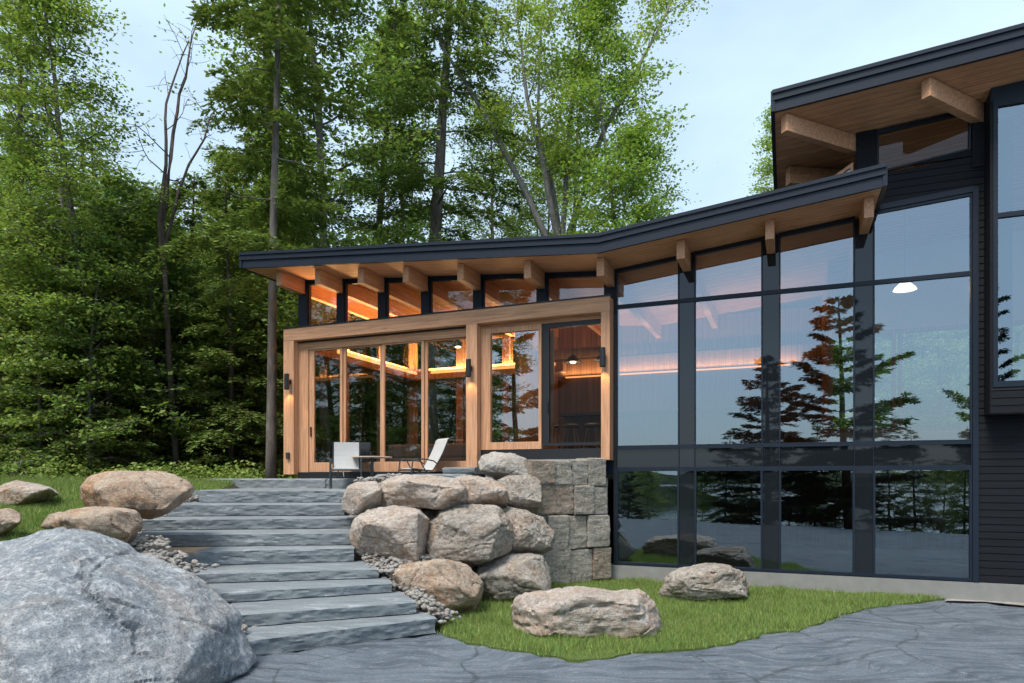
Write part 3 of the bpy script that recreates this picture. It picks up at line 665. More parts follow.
# ================================================================ STONES
def fractal(p, oct=4): return mn.fractal(p, 1.0, 2.1, oct)
def hull_stone(name, pts, vox, rough, seed, grain=(1,1,1), cracks=(), soft=0, size=1.0):
    c = Vector([(min(p[k] for p in pts)+max(p[k] for p in pts))/2 for k in range(3)])
    bm = bmesh.new(); vs = [bm.verts.new(p-c) for p in pts]; r_ = bmesh.ops.convex_hull(bm, input=vs)
    bmesh.ops.delete(bm, geom=[g for g in set(r_['geom_interior']+r_['geom_unused']) if isinstance(g, bmesh.types.BMVert)], context='VERTS')
    me = bpy.data.meshes.new(name); bm.to_mesh(me); bm.free()
    t = bpy.data.objects.new('temp', me); COL.objects.link(t)
    m = t.modifiers.new('r', 'REMESH'); m.mode = 'VOXEL'; m.voxel_size = vox
    sm = t.modifiers.new('s', 'SMOOTH'); sm.iterations = soft; sm.factor = .5
    dg = bpy.context.evaluated_depsgraph_get(); me2 = bpy.data.meshes.new_from_object(t.evaluated_get(dg)); bpy.data.objects.remove(t)
    n = len(me2.vertices); Q = np.empty(n*3, np.float32); me2.vertices.foreach_get('co', Q); Q = Q.reshape(-1,3).astype(float)
    NR = np.empty(n*3, np.float32); me2.vertices.foreach_get('normal', NR); NR = NR.reshape(-1,3)
    so = Vector((seed*3.7, seed*1.3, 0)); CR = [[p-c for p in pl] for pl in cracks]
    for i in range(n):
        p = Vector(Q[i]); pp = Vector((p.x*grain[0], p.y*grain[1], p.z*grain[2]))
        q = fractal(pp*(1.6/size)+so, 3)*rough*size*.9
        st = mn.noise(pp*(2.6/size)+so*1.3)*2.2; q += (math.floor(st*2+.5)/2-st*.6)*rough*size*.30     # broken ledges
        q += fractal(pp*(8/size)+so, 4)*rough*size*.34
        g_ = abs(mn.noise(pp*(1.25/size)+so*2.3)); q -= max(0, .03-g_)/.03*size*rough*.8
        if CR and p.y < 0:
            for pl in CR:
                for A_, B_ in zip(pl[:-1], pl[1:]):
                    ab = (B_.x-A_.x, B_.z-A_.z); tt = max(0, min(1, ((p.x-A_.x)*ab[0]+(p.z-A_.z)*ab[1])/(ab[0]**2+ab[1]**2))); ex_ = p.x-A_.x-ab[0]*tt; ez_ = p.z-A_.z-ab[1]*tt
                    dd_ = math.hypot(ex_, ez_)+.010*mn.noise(p*9)
                    if dd_ < .03: q -= .05*(1-dd_/.03)
                    elif ez_+ex_*.8 < 0 and dd_ < .25: q -= .035*(1-dd_/.25)
        Q[i] += NR[i]*q
    me2.vertices.foreach_set('co', Q.astype(np.float32).ravel()); me2.update(); me2.name = name
    return me2, c
def boulder(label, outline, Y, depth, mat, seed, group='natural boulders', facets=14, rough=.06, name='boulder', grain=(1,1,1), **kw):
    rg = np.random.default_rng(seed); mx_ = sum(p[0] for p in outline)/len(outline); my_ = sum(p[1] for p in outline)/len(outline); ks = 1.06 if group.startswith('boulders of the dry') else 1.02
    P = []
    def sc(x, y, k, kx=0, ky=0): return (mx_+(x-mx_)*k+kx, my_+(y-my_)*k+ky)
    w = max(p[0] for p in outline)-min(p[0] for p in outline)
    for x, y in outline:
        a, b = sc(x, y, ks); P.append(GP(a, b, Y)); P.append(GP(*sc(x, y, ks*.98), Y+depth*rg.uniform(.3,.9)))
    k0 = rg.integers(0, 3); tx, ty = rg.normal(0, .025, 2)*w
    for k, (x, y) in enumerate(outline):
        f = rg.uniform(.66, .93); dd = rg.uniform(.75, 1.05)
        if (k+k0) % 3: continue
        if y > my_+.0: f = min(.95, f+.12)
        P.append(GP(*sc(x, y, f*ks, tx, ty*.5), Y-depth*dd))
    for k in range(2): P.append(GP(*sc(mx_+rg.normal(0,.16)*w, my_+rg.normal(0,.10)*w*.5, 1), Y-depth*rg.uniform(.95,1.1)))
    size = w/F*Y*.5
    me, c = hull_stone(name, P, max(.014, size/30), rough*.9, seed, grain, size=size)
    o = link(name, me, M[mat] if isinstance(mat, str) else mat, smooth=True); o.location = c-Vector((0,0,.05 if 'lawn' in group else 0)); tag(o, label, 'boulder', group)
    me.set_sharp_from_angle(angle=R(50))
    return o
# the big corner stone: explicit ridges and planes (picture column, row, distance)
BP = [(-150,590,6.5),(-60,556,6.8),(0,541,6.9),(40,530,6.9),(64,527,6.9),(95,531,7.0),(124,540,7.1),(165,561,7.1),(204,582,7.1),(236,612,7.1),(257,661,7.2),(248,672,6.8),(215,690,6.4),
      (72,552,6.25),(100,580,6.0),(140,610,6.0),(200,640,6.2),(170,690,5.75),(90,720,5.3),(20,612,5.5),(30,700,5.05),(-60,720,4.9),(-160,720,5.0),(-60,600,5.7),(-150,700,8),(240,665,8),(60,545,8),(180,590,8)]
me, c = hull_stone('boulder', [GP(*p) for p in BP], .028, .034, 11, (1,1,1.2), [[GP(x, y, 6.1) for x, y in ((74,556),(82,568),(98,580),(112,592),(130,606),(150,622),(158,640))]], 2, 1.2)
o = link('boulder', me, M['r_grey'], smooth=True); o.location = c; me.set_sharp_from_angle(angle=R(50)); tag(o, 'huge blue-grey boulder filling the lower left corner beside the steps', 'boulder', 'natural boulders')
boulder('large tan and orange boulder at the top left of the steps', [(80,487),(90,477),(108,472),(140,471),(165,473),(186,480),(193,488),(189,498),(176,502),(167,513),(150,518),(130,515),(105,510),(88,508),(81,498)], 9.9, .6, 'r_tan', 12)
boulder('brown-orange boulder just behind the huge grey boulder', [(42,527),(50,515),(68,510),(95,507),(118,508),(137,512),(141,522),(134,534),(123,548),(105,545),(80,536),(55,533)], 8.7, .45, 'r_tan', 13)
boulder('pale boulder lying in the grass at the far left', [(-18,497),(0,487),(15,482),(35,483),(50,488),(59,494),(45,500),(10,507),(-15,508)], 12.2, .6, 'r_buff', 14)
boulder('small orange boulder cut off by the left edge in the grass', [(-28,522),(-8,511),(10,509),(21,514),(20,522),(10,531),(-5,539),(-25,545)], 9.2, .35, 'r_tan', 15)
WG = 'boulders of the dry retaining wall'
boulder('rounded tan boulder at the left end of the wall, just above the steps', [(343,500),(348,487),(357,483),(375,482),(382,488),(381,505),(372,515),(352,514),(344,510)], 11.0, .45, 'r_buff', 21, WG)
boulder('long flat boulder on top of the wall at its left end', [(371,497),(380,484),(400,477),(430,476),(455,479),(465,487),(464,500),(455,508),(430,509),(390,507),(372,506)], 11.1, .6, 'r_buff', 22, WG, grain=(1,1,2.5))
boulder('pale pink-grey boulder in the top course between flat and square boulders', [(448,481),(470,476),(492,479),(502,486),(507,497),(505,507),(490,508),(460,505),(450,500)], 11.5, .5, 'r_buff', 23, WG, grain=(2,1,1))
boulder('pale cream boulder sitting alone on top of the wall under the timber window', [(479,463),(483,456),(495,453),(512,454),(525,458),(530,467),(528,476),(505,478),(488,476),(481,470)], 12.5, .35, 'r_pale', 24, WG)
boulder('squarish brown-grey boulder in the top course beside the stone blocks', [(499,481),(508,476),(530,476),(540,482),(541,503),(536,512),(515,510),(503,504)], 11.9, .45, 'r_brown', 25, WG)
boulder('big rounded pinkish boulder at the left end of the middle course', [(351,535),(357,518),(370,510),(395,508),(418,511),(426,520),(425,558),(418,562),(380,559),(356,553)], 10.6, .6, 'r_buff', 26, WG)
boulder('largest grey wall boulder, in the centre of the middle course', [(425,545),(428,525),(440,512),(470,507),(495,508),(507,520),(512,535),(508,553),(490,561),(468,567),(445,562),(425,563)], 10.8, .6, 'r_brown', 27, WG, grain=(1,1,2))
boulder('cracked brownish boulder at the right end of the middle course', [(500,515),(508,508),(525,511),(543,520),(552,532),(551,547),(540,554),(515,557),(506,545),(503,530)], 11.3, .5, 'r_brown', 28, WG, facets=14, rough=.1)
boulder('bottom boulder with a rusty brown face beside the lowest steps', [(390,575),(400,567),(430,562),(450,562),(468,568),(481,582),(479,600),(470,614),(450,622),(425,622),(400,606)], 9.95, .6, 'r_tan', 29, WG)
boulder('bottom grey-buff boulder between the rusty boulder and the stone blocks', [(471,575),(480,563),(500,556),(530,554),(542,556),(549,572),(548,595),(530,604),(508,608),(495,600),(480,600)], 10.9, .6, 'r_brown', 30, WG)
boulder('small dark filler stone deep between the wall boulders', [(417,512),(430,508),(440,512),(438,530),(425,534),(418,526)], 11.2, .3, 'r_brown', 31, WG)
boulder('long pale layered boulder lying on the front lawn', [(512,603),(520,594),(545,589),(572,584),(600,585),(640,587),(648,594),(656,608),(661,626),(650,632),(600,634),(560,636),(530,634),(514,625)], 8.75, .55, 'r_buff', 41, 'boulders on the lawn', grain=(1,1,3.4), facets=8)
boulder('grey weathered boulder on the lawn near the concrete foundation', [(660,590),(668,572),(680,565),(705,562),(730,563),(742,570),(748,583),(745,592),(730,596),(700,598),(680,601),(662,596)], 11.0, .5, 'r_brown', 42, 'boulders on the lawn', grain=(1,1,3))

def rough_block(name, quad, z0, z1, mat, label, cat, group, seed, amp=.03, topamp=.006, nu=None, res=.06, lam=2.6, under=.02):
    # quad: four plan points (front-left, front-right, back-right, back-left)
    q = [Vector((p[0], p[1], 0)) for p in quad]; c = sum(q, Vector())/4; c.z = z0
    L = (q[1]-q[0]).length; Dp = (q[3]-q[0]).length; h = z1-z0
    nx, ny, nz2 = max(2, int(L/res)), max(2, int(Dp/(res*1.6))), max(3, int(h/(res*.5)))
    bm = bmesh.new(); grid = {}
    def P(i, j, k):
        key = (i, j, k)
        if key not in grid:
            s, t, w = i/nx, j/ny, k/nz2
            p = (q[0]*(1-s)+q[1]*s)*(1-t)+(q[3]*(1-s)+q[2]*s)*t; p = Vector((p.x, p.y, z0+h*w))
            n = Vector((0,0,0)); f3 = 0; fr = (q[1]-q[0]).normalized(); nf = Vector((fr.y, -fr.x, 0))
            pn = Vector((p.x*1.0, p.y, p.z*lam))
            f = mn.fractal(pn*2.6+Vector((seed,0,0)), 1, 2.1, 5); f2 = mn.fractal(pn*11+Vector((0,seed,0)), 1, 2, 3)
            f3 = mn.fractal(Vector((p.x*5, p.y*5, p.z*lam*7))+Vector((seed,seed,0)), 1, 2.2, 4); d = (f*.8+f2*.7+f3*.3)*amp
            if j == 0: n += nf*(d-.4*amp*(1-w))
            if j == ny: n -= nf*d*.5
            if i == 0: n -= fr*d
            if i == nx: n += fr*d
            if k == nz2: n.z += (f*.8+f2*.3)*topamp; 
            if k == nz2 and j == 0: n -= nf*.014+Vector((0,0,.010+abs(f2)*.02))
            if k == 0 and j == 0: n -= nf*(under+abs(f)*under*1.5)
            grid[key] = bm.verts.new(p+n-c)
        return grid[key]
    for i in range(nx):
        for k in range(nz2): bm.faces.new((P(i,0,k),P(i+1,0,k),P(i+1,0,k+1),P(i,0,k+1))); bm.faces.new((P(i+1,ny,k),P(i,ny,k),P(i,ny,k+1),P(i+1,ny,k+1)))
        for j in range(ny): bm.faces.new((P(i,j,nz2),P(i+1,j,nz2),P(i+1,j+1,nz2),P(i,j+1,nz2))); bm.faces.new((P(i,j+1,0),P(i+1,j+1,0),P(i+1,j,0),P(i,j,0)))
    for j in range(ny):
        for k in range(nz2): bm.faces.new((P(0,j+1,k),P(0,j,k),P(0,j,k+1),P(0,j+1,k+1))); bm.faces.new((P(nx,j,k),P(nx,j+1,k),P(nx,j+1,k+1),P(nx,j,k+1)))
    me = bpy.data.meshes.new(name); bm.to_mesh(me); bm.free()
    o = link(name, me, mat, smooth=True); o.location = c
    if hasattr(me, 'set_sharp_from_angle'): me.set_sharp_from_angle(angle=R(22))
    return tag(o, label, cat, group)
# steps: (left px, right px, y left, y right)
ST = [(249,435,639,617),(232,416,614,600),(199,392,593,582.5),(158,379,574,567.5),(129,354,552,549),(130,353,534,532),(139,354,519,517),(167,344,504,503.5),(198.5,345,490,490.5)]
LY = [7.45,7.95,8.5,9.1,9.7,10.3,10.9,11.6,12.3]; RY = [8.63,8.80,9.39,9.71,10.39,10.67,11.45,11.84,12.3]
ordn = ['lowest stone step, running out onto the bedrock','second stone step from the bottom, with white flecks','third stone step from the bottom','fourth stone step from the bottom','middle stone step with a rusty brown left end','fourth stone step from the top','third stone step from the top','second stone step from the top, beside the tan boulder','topmost stone step at the edge of the terrace']
zs = []
for i, (xl, xr, yl, yr) in enumerate(ST):
    zs.append(EYE-(yl-HY)/F*LY[i])
for i, (xl, xr, yl, yr) in enumerate(ST):
    A = Vector(((xl-CX)/F*LY[i], LY[i], 0)); z = zs[i]; Yr = RY[i]; Bv = Vector(((xr-CX)/F*Yr, Yr, 0))
    t = (Bv-A).normalized(); bk = Vector((-t.y, t.x, 0)); dp = 1.0 if i < 8 else 2.6
    if i == 3: dp = 1.15
    h = .19 if i == 0 else z-zs[i-1]+.0
    if i == 0: h = z+.03
    rough_block('stone_step', (A, Bv, Bv+bk*dp, A+bk*dp), z-max(h, .15)+(-.01 if i else 0), z, M['slate_rust'] if i == 4 else M['slate'], ordn[i], 'stone step', 'slate steps', i*5.3+1, .018, .004, under=.055, res=.042)
# terrace and its threshold slab
tz = zs[8]-.012
tb = MB(); T = [Vector(p) for p in ((-5.9,12.6,0),(-2.9,12.5,0),(-1.6,12.6,0),(0.6,13.2,0),(W(-.35,-.1).x,W(-.35,-.1).y,0),(W(-7.9,.3).x,W(-7.9,.3).y,0))]
n = len(T); tb.add([(p.x,p.y,tz) for p in T]+[(p.x,p.y,tz-.3) for p in T], [tuple(range(n)), tuple(range(2*n-1,n-1,-1))]+[(i,i+n,(i+1)%n+n,(i+1)%n) for i in range(n)])
tag(tb.build('terrace', M['slate']), kind='structure')
def fq(ul, ur_, n0, n1): return (W(ul,-n0), W(ur_,-n0), W(ur_,-n1), W(ul,-n1))
rough_block('stone_slab', fq(-9.2, -5.95, .95, -.1), tz-.05, EYE-.012, M['slate'], 'left grey threshold slab under the glass doors', 'stone slab', 'threshold slabs along the timber frame', 61, .02)
rough_block('stone_slab', fq(-5.93, -4.6, .95, -.1), tz-.05, EYE-.012, M['slate'], 'grey threshold slab behind the round table', 'stone slab', 'threshold slabs along the timber frame', 63, .02)
rough_block('stone_slab', fq(-4.58, -2.55, 1.15, -.1), tz-.05, 2.03, M['slate'], 'raised grey slab behind the reclined chair', 'stone slab', 'threshold slabs along the timber frame', 62, .02)
rough_block('stone_slab', fq(-3.15, -2.45, .95, -.1), 2.03, 2.16, M['slate'], 'small grey slab against the foot of the middle timber post', 'stone slab', 'threshold slabs along the timber frame', 64, .015)
rough_block('stone_slab', fq(-2.42, -.35, .50, -.1), 1.9, 2.31, M['slate'], 'grey coping slab under the dark screen door', 'stone slab', 'threshold slabs along the timber frame', 65, .015)
# squared blocks at the right end of the wall
BLK = [ # x0,x1,ytop,ybot,mat,label
 (531,554.5,459.5,484,'r_blockb','dark brown square block in the top course beside the cream boulder'),
 (554.5,573,460,484.5,'r_block','blue-grey block, second in the top course'),
 (573,590,459,485,'r_block','narrow grey block, third in the top course'),
 (590,606,457.5,486,'r_block','top corner block of the stone wall under the right timber post'),
 (538,575,481.5,514.5,'r_blockb','wide brown block with drill marks in the second course'),
 (575,594,485,514.5,'r_block','grey upright block in the middle of the second course'),
 (594,608,486,514,'r_block','narrow end block of the second course'),
 (533,548,515,548,'r_block','narrow block half hidden behind the cracked boulder'),
 (548,569,515,550,'r_block','grey block with a blue stain in the third course'),
 (569,588,515,549,'r_block','brown-grey block in the middle of the third course'),
 (588,609.5,514.5,547,'r_block','large end block with a chipped corner in the third course'),
 (541,571,548,586,'r_block','wide grey-brown block at the left of the bottom course'),
 (571,594,549,583,'r_block','upright block in the middle of the bottom course'),
 (594,611.5,547,579,'r_blockb','tan corner block at the foot of the wall beside the glazing')]
def wall_pt(x, off=0):
    # wall face line from (538px, 12.15) to (611px, 12.95)
    a = Vector(((533-CX)/F*12.15, 12.15, 0)); b = Vector(((611.5-CX)/F*12.85, 12.85, 0)); t = (b-a).normalized(); n = Vector((-t.y, t.x, 0))
    k = (x-CX)/F; s = (k*a.y-a.x)/(t.x-k*t.y); return a+t*s+n*off
for i, (x0, x1, y0, y1, m, lab) in enumerate(BLK):
    of = ((i*37) % 5)*.018-.02; a, b = wall_pt(x0+.35, of), wall_pt(x1-.35, of); c_, d_ = wall_pt(x1-.35, .55), wall_pt(x0+.35, .55)
    Ym = (a.y+b.y)/2; z1 = EYE+(HY-y0)/F*Ym-.004; z0 = EYE+(HY-y1)/F*Ym+.004
    rough_block('stone_block', (a, b, c_, d_), max(z0, -.05), z1, M[m], lab, 'stone block', 'squared blocks of the retaining wall', i*7.7+3, .016, .010, res=.045, lam=1.0, under=.004)
# hidden core of earth behind the wall
co = MB(); CP = [wall_pt(528,.6), wall_pt(611,.5), W(-.05,-.05), W(-2.6,-.1), Vector((-.5,12.6,0))]; CP = [Vector(p) for p in CP]; n = len(CP)
co.add([(p.x,p.y,1.95) for p in CP]+[(p.x,p.y,0) for p in CP], [tuple(range(n)), tuple(range(2*n-1,n-1,-1))]+[(i,i+n,(i+1)%n+n,(i+1)%n) for i in range(n)])
tag(co.build('bank_earth', M['pebble']), kind='structure')
# pebbles along the steps
def pebbles(segs, seed):
    rg = np.random.default_rng(seed); bm = bmesh.new(); bmesh.ops.create_icosphere(bm, subdivisions=1, radius=1); base = np.array([v.co[:] for v in bm.verts]); fc = np.array([[v.index for v in f.verts] for f in bm.faces]); bm.free()
    V, Fc = [], []; k = 0
    for (P, Q, wd, num, dz) in segs:
        for i in range(num):
            t = rg.uniform(); p = P*(1-t)+Q*t; off = rg.normal(0, wd*.4, 2); s = rg.uniform(.022, .05)
            b = base*s*np.array([rg.uniform(.8,1.4), rg.uniform(.8,1.3), rg.uniform(.5,.85)])*(1+rg.normal(0,.07,(len(base),1)))
            a = rg.uniform(0, 6.28); b = b@np.array([[math.cos(a),math.sin(a),0],[-math.sin(a),math.cos(a),0],[0,0,1]])
            V.append(b+np.array([p.x+off[0], p.y+off[1], p.z+abs(rg.normal(0,dz))])); Fc.append(fc+k); k += len(base)
    return np.concatenate(V), np.concatenate(Fc)
SG = []
RE = [Vector(((xr-CX)/F*RY[i]+.12, RY[i]+.25, zs[i]-.10)) for i, (xl, xr, yl, yr) in enumerate(ST)]
LE = [Vector(((xl-CX)/F*LY[i]-.12, LY[i]+.3, zs[i]-.12)) for i, (xl, xr, yl, yr) in enumerate(ST)]
for a, b in zip(RE[:-1], RE[1:]): SG.append((a, b, .22, 110, .03))
for a, b in zip(LE[:-1], LE[1:]): SG.append((a, b, .2, 60, .03))
SG.append((GP(150,548,8.7), GP(128,540,9.3), .3, 220, .04)); SG.append((GP(185,572,8.3), GP(150,552,8.7), .3, 220, .04)); SG.append((GP(236,640,7.5), GP(222,612,8.0), .14, 150, .04)); SG.append((GP(246,655,7.35), GP(236,640,7.5), .08, 50, .03))
SG.append((GP(392,563,10.2), GP(430,563,10.4), .25, 300, .05)); SG.append((GP(380,566,10.0), GP(395,572,9.8), .2, 160, .03))
SG.append((GP(378,481,11.8), GP(400,477,12.2), .25, 120, .03)); SG.append((GP(360,482,12.3), GP(380,480,12.3), .2, 80, .03))
V, Fc = pebbles(SG, 3); o = np_mesh('pebbles', V, Fc, M['pebble'], smooth=True); tag(o, 'small rounded river pebbles filling the gaps beside the steps', 'gravel', kind='stuff')
soil = MB(); soil.add([(p.x, p.y, .006) for p in STRIP], [tuple(range(8))])
o = soil.build('gravel_strip', M['pebble'], fix=False); tag(o, kind='structure')

# ================================================================ TERRACE FURNITURE
def patio_chair(name, label, loc, rz, recl=0.30, back=.62, curl=False, mat='sling'):
    t = tag(empty(name, loc, rz), label, 'chair', 'sling chairs on the terrace')
    # faces -y; seat at .40
    sw = .25; by, bz = .22, .38; ca, sa = math.cos(recl), math.sin(recl)
    top = (by+sa*back, bz+ca*back)
    seat = MB(); pr = [(-.24,.415),(-.20,.425),(0,.40),(.18,.385),(.22,.39)]
    for (a, b) in zip(pr[:-1], pr[1:]): seat.add([(-sw,a[0],a[1]),(sw,a[0],a[1]),(sw,b[0],b[1]),(-sw,b[0],b[1]),(-sw,a[0],a[1]-.012),(sw,a[0],a[1]-.012),(sw,b[0],b[1]-.012),(-sw,b[0],b[1]-.012)], [(0,1,2,3),(7,6,5,4),(0,4,5,1),(2,6,7,3),(1,5,6,2),(3,7,4,0)])
    seat.build('seat', M[mat], t)
    pb = [(by+sa*s, bz+ca*s) for s in np.linspace(0, back, 7)]
    pb = [(y+.03*math.sin(k/6*math.pi), z) for k, (y, z) in enumerate(pb)]
    if curl: pb += [(top[0]+.05, top[1]+.035), (top[0]+.11, top[1]+.035), (top[0]+.15, top[1]+.005)]
    bk = MB()
    for (a, b) in zip(pb[:-1], pb[1:]): bk.add([(-sw,a[0],a[1]),(sw,a[0],a[1]),(sw,b[0],b[1]),(-sw,b[0],b[1]),(-sw,a[0]+.012,a[1]),(sw,a[0]+.012,a[1]),(sw,b[0]+.012,b[1]),(-sw,b[0]+.012,b[1])], [(0,1,2,3),(7,6,5,4),(0,4,5,1),(2,6,7,3),(1,5,6,2),(3,7,4,0)])
    bk.build('backrest', M[mat], t)
    for s in (-1, 1):
        x = s*(sw+.015)
        MB().tube([(x,-.25,.41),(x,.0,.39),(x,.21,.37)]+[(x,a[0]+.006,a[1]) for a in pb], .013, 8).build('side_rail', M['frame'], t)
        xa = s*(sw+.05)
        MB().tube([(xa,-.28,0),(xa,-.27,.35),(xa,-.24,.56),(xa,-.18,.61),(xa,.05,.60),(xa,.22,.57),(xa*.96,.30,.52)], .014, 8).build('armrest', M['frame'], t)
        MB().tube([(xa,-.1,.60),(xa,.02,.40),(xa,.25,.2),(xa,.36,0)], .013, 8).build('leg', M['frame'], t)
    MB().tube([(-sw-.05,-.26,.38),(sw+.05,-.26,.38)], .012, 8).build('cross_bar', M['frame'], t)
    MB().tube([(-sw-.05,.2,.24),(sw+.05,.2,.24)], .012, 8).build('cross_bar', M['frame'], t)
    return t
cz = tz+.004
def on_terrace(px, Y, z=None): return ((px-CX)/F*Y, Y, cz if z is None else z)
patio_chair('patio_chair', 'upright pale grey sling chair left of the small round table', on_terrace(346, 13.8), R(12), .22, .60)
patio_chair('patio_chair', 'reclined pale grey sling chair right of the table, seen from its side', on_terrace(417, 13.9), R(-56), .50, .72, True)
patio_chair('patio_chair', 'dark chair half hidden behind the upright pale chair', on_terrace(354.5, 15.0, EYE-.01), R(205), .3, .42, False, 'frame')
tb = tag(empty('patio_table', on_terrace(372, 14.1)), 'small round patio table with a thin pinkish top', 'table')
MB().lathe([(.001,.665),(.40,.665),(.41,.655),(.40,.64),(.001,.64)], (0,0,0), 40).build('table_top', M['tabletop'], tb)
MB().tube([(0,0,.64),(0,0,.03)], .035, 12).build('leg', M['frame'], tb); MB().lathe([(.001,.04),(.16,.03),(.2,0),(.001,0)], (0,0,0), 28).build('base', M['frame'], tb)
#PART4
# ================================================================ TREES
def leaf_quads(P, size, rg, tilt=.6, aspect=.62, droop=None):
    n = len(P); a = rg.uniform(0, 2*np.pi, n); nz = np.clip(rg.normal(0, tilt, (n,2)), -1.6, 1.6)
    nrm = np.stack([nz[:,0], nz[:,1], np.ones(n)], 1); nrm /= np.linalg.norm(nrm, axis=1, keepdims=True)
    d = np.stack([np.cos(a), np.sin(a), np.zeros(n)], 1); d -= nrm*(d*nrm).sum(1, keepdims=True); d /= np.linalg.norm(d, axis=1, keepdims=True)
    b = np.cross(nrm, d); s = (size*rg.uniform(.6, 1.35, n))[:,None]
    V = np.stack([P-d*s*.5, P+b*s*.5*aspect+d*s*.05, P+d*s*.5, P-b*s*.5*aspect+d*s*.05], 1).reshape(-1,3)
    return V, np.arange(4*n).reshape(-1,4)
def needle_quads(P, D, length, width, rg):
    n = len(P); up = np.stack([rg.normal(0,.35,n), rg.normal(0,.35,n), np.ones(n)], 1); b = np.cross(D, up); b /= np.linalg.norm(b, axis=1, keepdims=True)+1e-9
    L = (length*rg.uniform(.6,1.3,n))[:,None]; w = (width*rg.uniform(.6,1.3,n))[:,None]
    V = np.stack([P, P+D*L*.5+b*w*.5, P+D*L, P+D*L*.5-b*w*.5], 1).reshape(-1,3)
    return V, np.arange(4*n).reshape(-1,4)
def grow(p, d, L, n, rg, wob, up=0.0):
    pts = [np.array(p, float)]; d = np.array(d, float); d /= np.linalg.norm(d)
    for i in range(n):
        d = d+rg.normal(0, wob, 3)+np.array([0,0,up]); d /= np.linalg.norm(d); pts.append(pts[-1]+d*L/n)
    return np.array(pts)
def along(P, t):
    f = t*(len(P)-1); i = min(int(f), len(P)-2); q = f-i; return P[i]*(1-q)+P[i+1]*q, (P[i+1]-P[i])/np.linalg.norm(P[i+1]-P[i])
def make_tree(name, tr, cr, bark, leafm):
    root = empty(name); t = tr.build('trunk', M[bark], root, smooth=True, fix=False)
    if cr is not None: np_mesh('crown', cr[0], cr[1], M[leafm], root)
    return root
def deciduous(name, seed, H, r0, cb, spread, bark, leafm, lsize=.13, stems=1, fork=.3, nb=26, sub=6, per=26, lean=.05, sig=.26, flat=.45, leafy=1.0, up=.05, shape=lambda t: math.sin(math.pi*min(1,(t*.85+.15)))**.7):
    rg = np.random.default_rng(seed); tr = MB(); LV = []
    st = []
    if stems == 1: st.append((grow((0,0,-.3), (rg.normal(0,lean), rg.normal(0,lean), 1), H, 14, rg, .035, .03), r0, cb))
    else:
        low = grow((0,0,-.3), (0,0,1), H*fork, 6, rg, .03, .02); tr.tube(low, list(np.linspace(r0, r0*.66, len(low))), 10, False)
        for k in range(stems):
            a = 2*math.pi*(k+rg.uniform(-.2,.2))/stems; ti = rg.uniform(.16,.38)
            st.append((grow(low[-2] if k else low[-1], (math.cos(a)*ti, math.sin(a)*ti, 1), H*(1-fork)*rg.uniform(.8,1.0), 11, rg, (.13 if leafy < 1 else .07), .04), r0*rg.uniform(.45,.62), max(.05, (cb-fork)/(1-fork))))
    for P, r, c in st:
        n = len(P); tr.tube(P, [r*(1-.9*(i/(n-1))**.9)+.012 for i in range(n)], 9)
        nbr = max(5, int(nb/len(st)))
        for i in range(nbr):
            t = c+(1-c)*(i+rg.uniform())/nbr; t = min(t, .985); p, d = along(P, t); a = i*2.4+rg.uniform(-.5,.5)
            q = (t-c)/(1-c+1e-6); L = spread*shape(q)*rg.uniform(.6,1.15)*(1.0 if stems == 1 else .75); el = .25+.75*q+rg.normal(0,.12)
            B = grow(p, (math.cos(a), math.sin(a), math.tan(min(el,1.1))*.8), L, 6, rg, .13, up*.7); rb = max(.012, r*(1-t*.85)*.42)
            tr.tube(B, list(np.linspace(rb, .008, len(B))), 5, False)
            for s in range(sub):
                tt = .25+.75*(s+rg.uniform())/sub; p2, d2 = along(B, min(tt,.99)); sd = 1 if s % 2 else -1
                a2 = math.atan2(d2[1], d2[0])+sd*rg.uniform(.5,1.1)
                T = grow(p2, (math.cos(a2), math.sin(a2), rg.normal(.1,.25)), L*rg.uniform(.22,.42)+.25, 4, rg, .15, 0)
                tr.tube(T, list(np.linspace(rb*.35+.004, .004, len(T))), 3, False)
                m = int(per*leafy*rg.uniform(.5,1.5)); 
                if m < 1: continue
                f = rg.uniform(.15,1.05,m); ii = np.clip((f*(len(T)-1)).astype(int), 0, len(T)-2); q_ = (f*(len(T)-1)-ii)[:,None]
                C = T[ii]*(1-q_)+T[ii+1]*q_; C = C+rg.normal(0, 1, (m,3))*np.array([sig,sig,sig*flat]); LV.append(C)
    if leafy <= 0 or not LV: return make_tree(name, tr, None, bark, leafm)
    LV = np.concatenate(LV); return make_tree(name, tr, leaf_quads(LV, lsize, rg), bark, leafm)
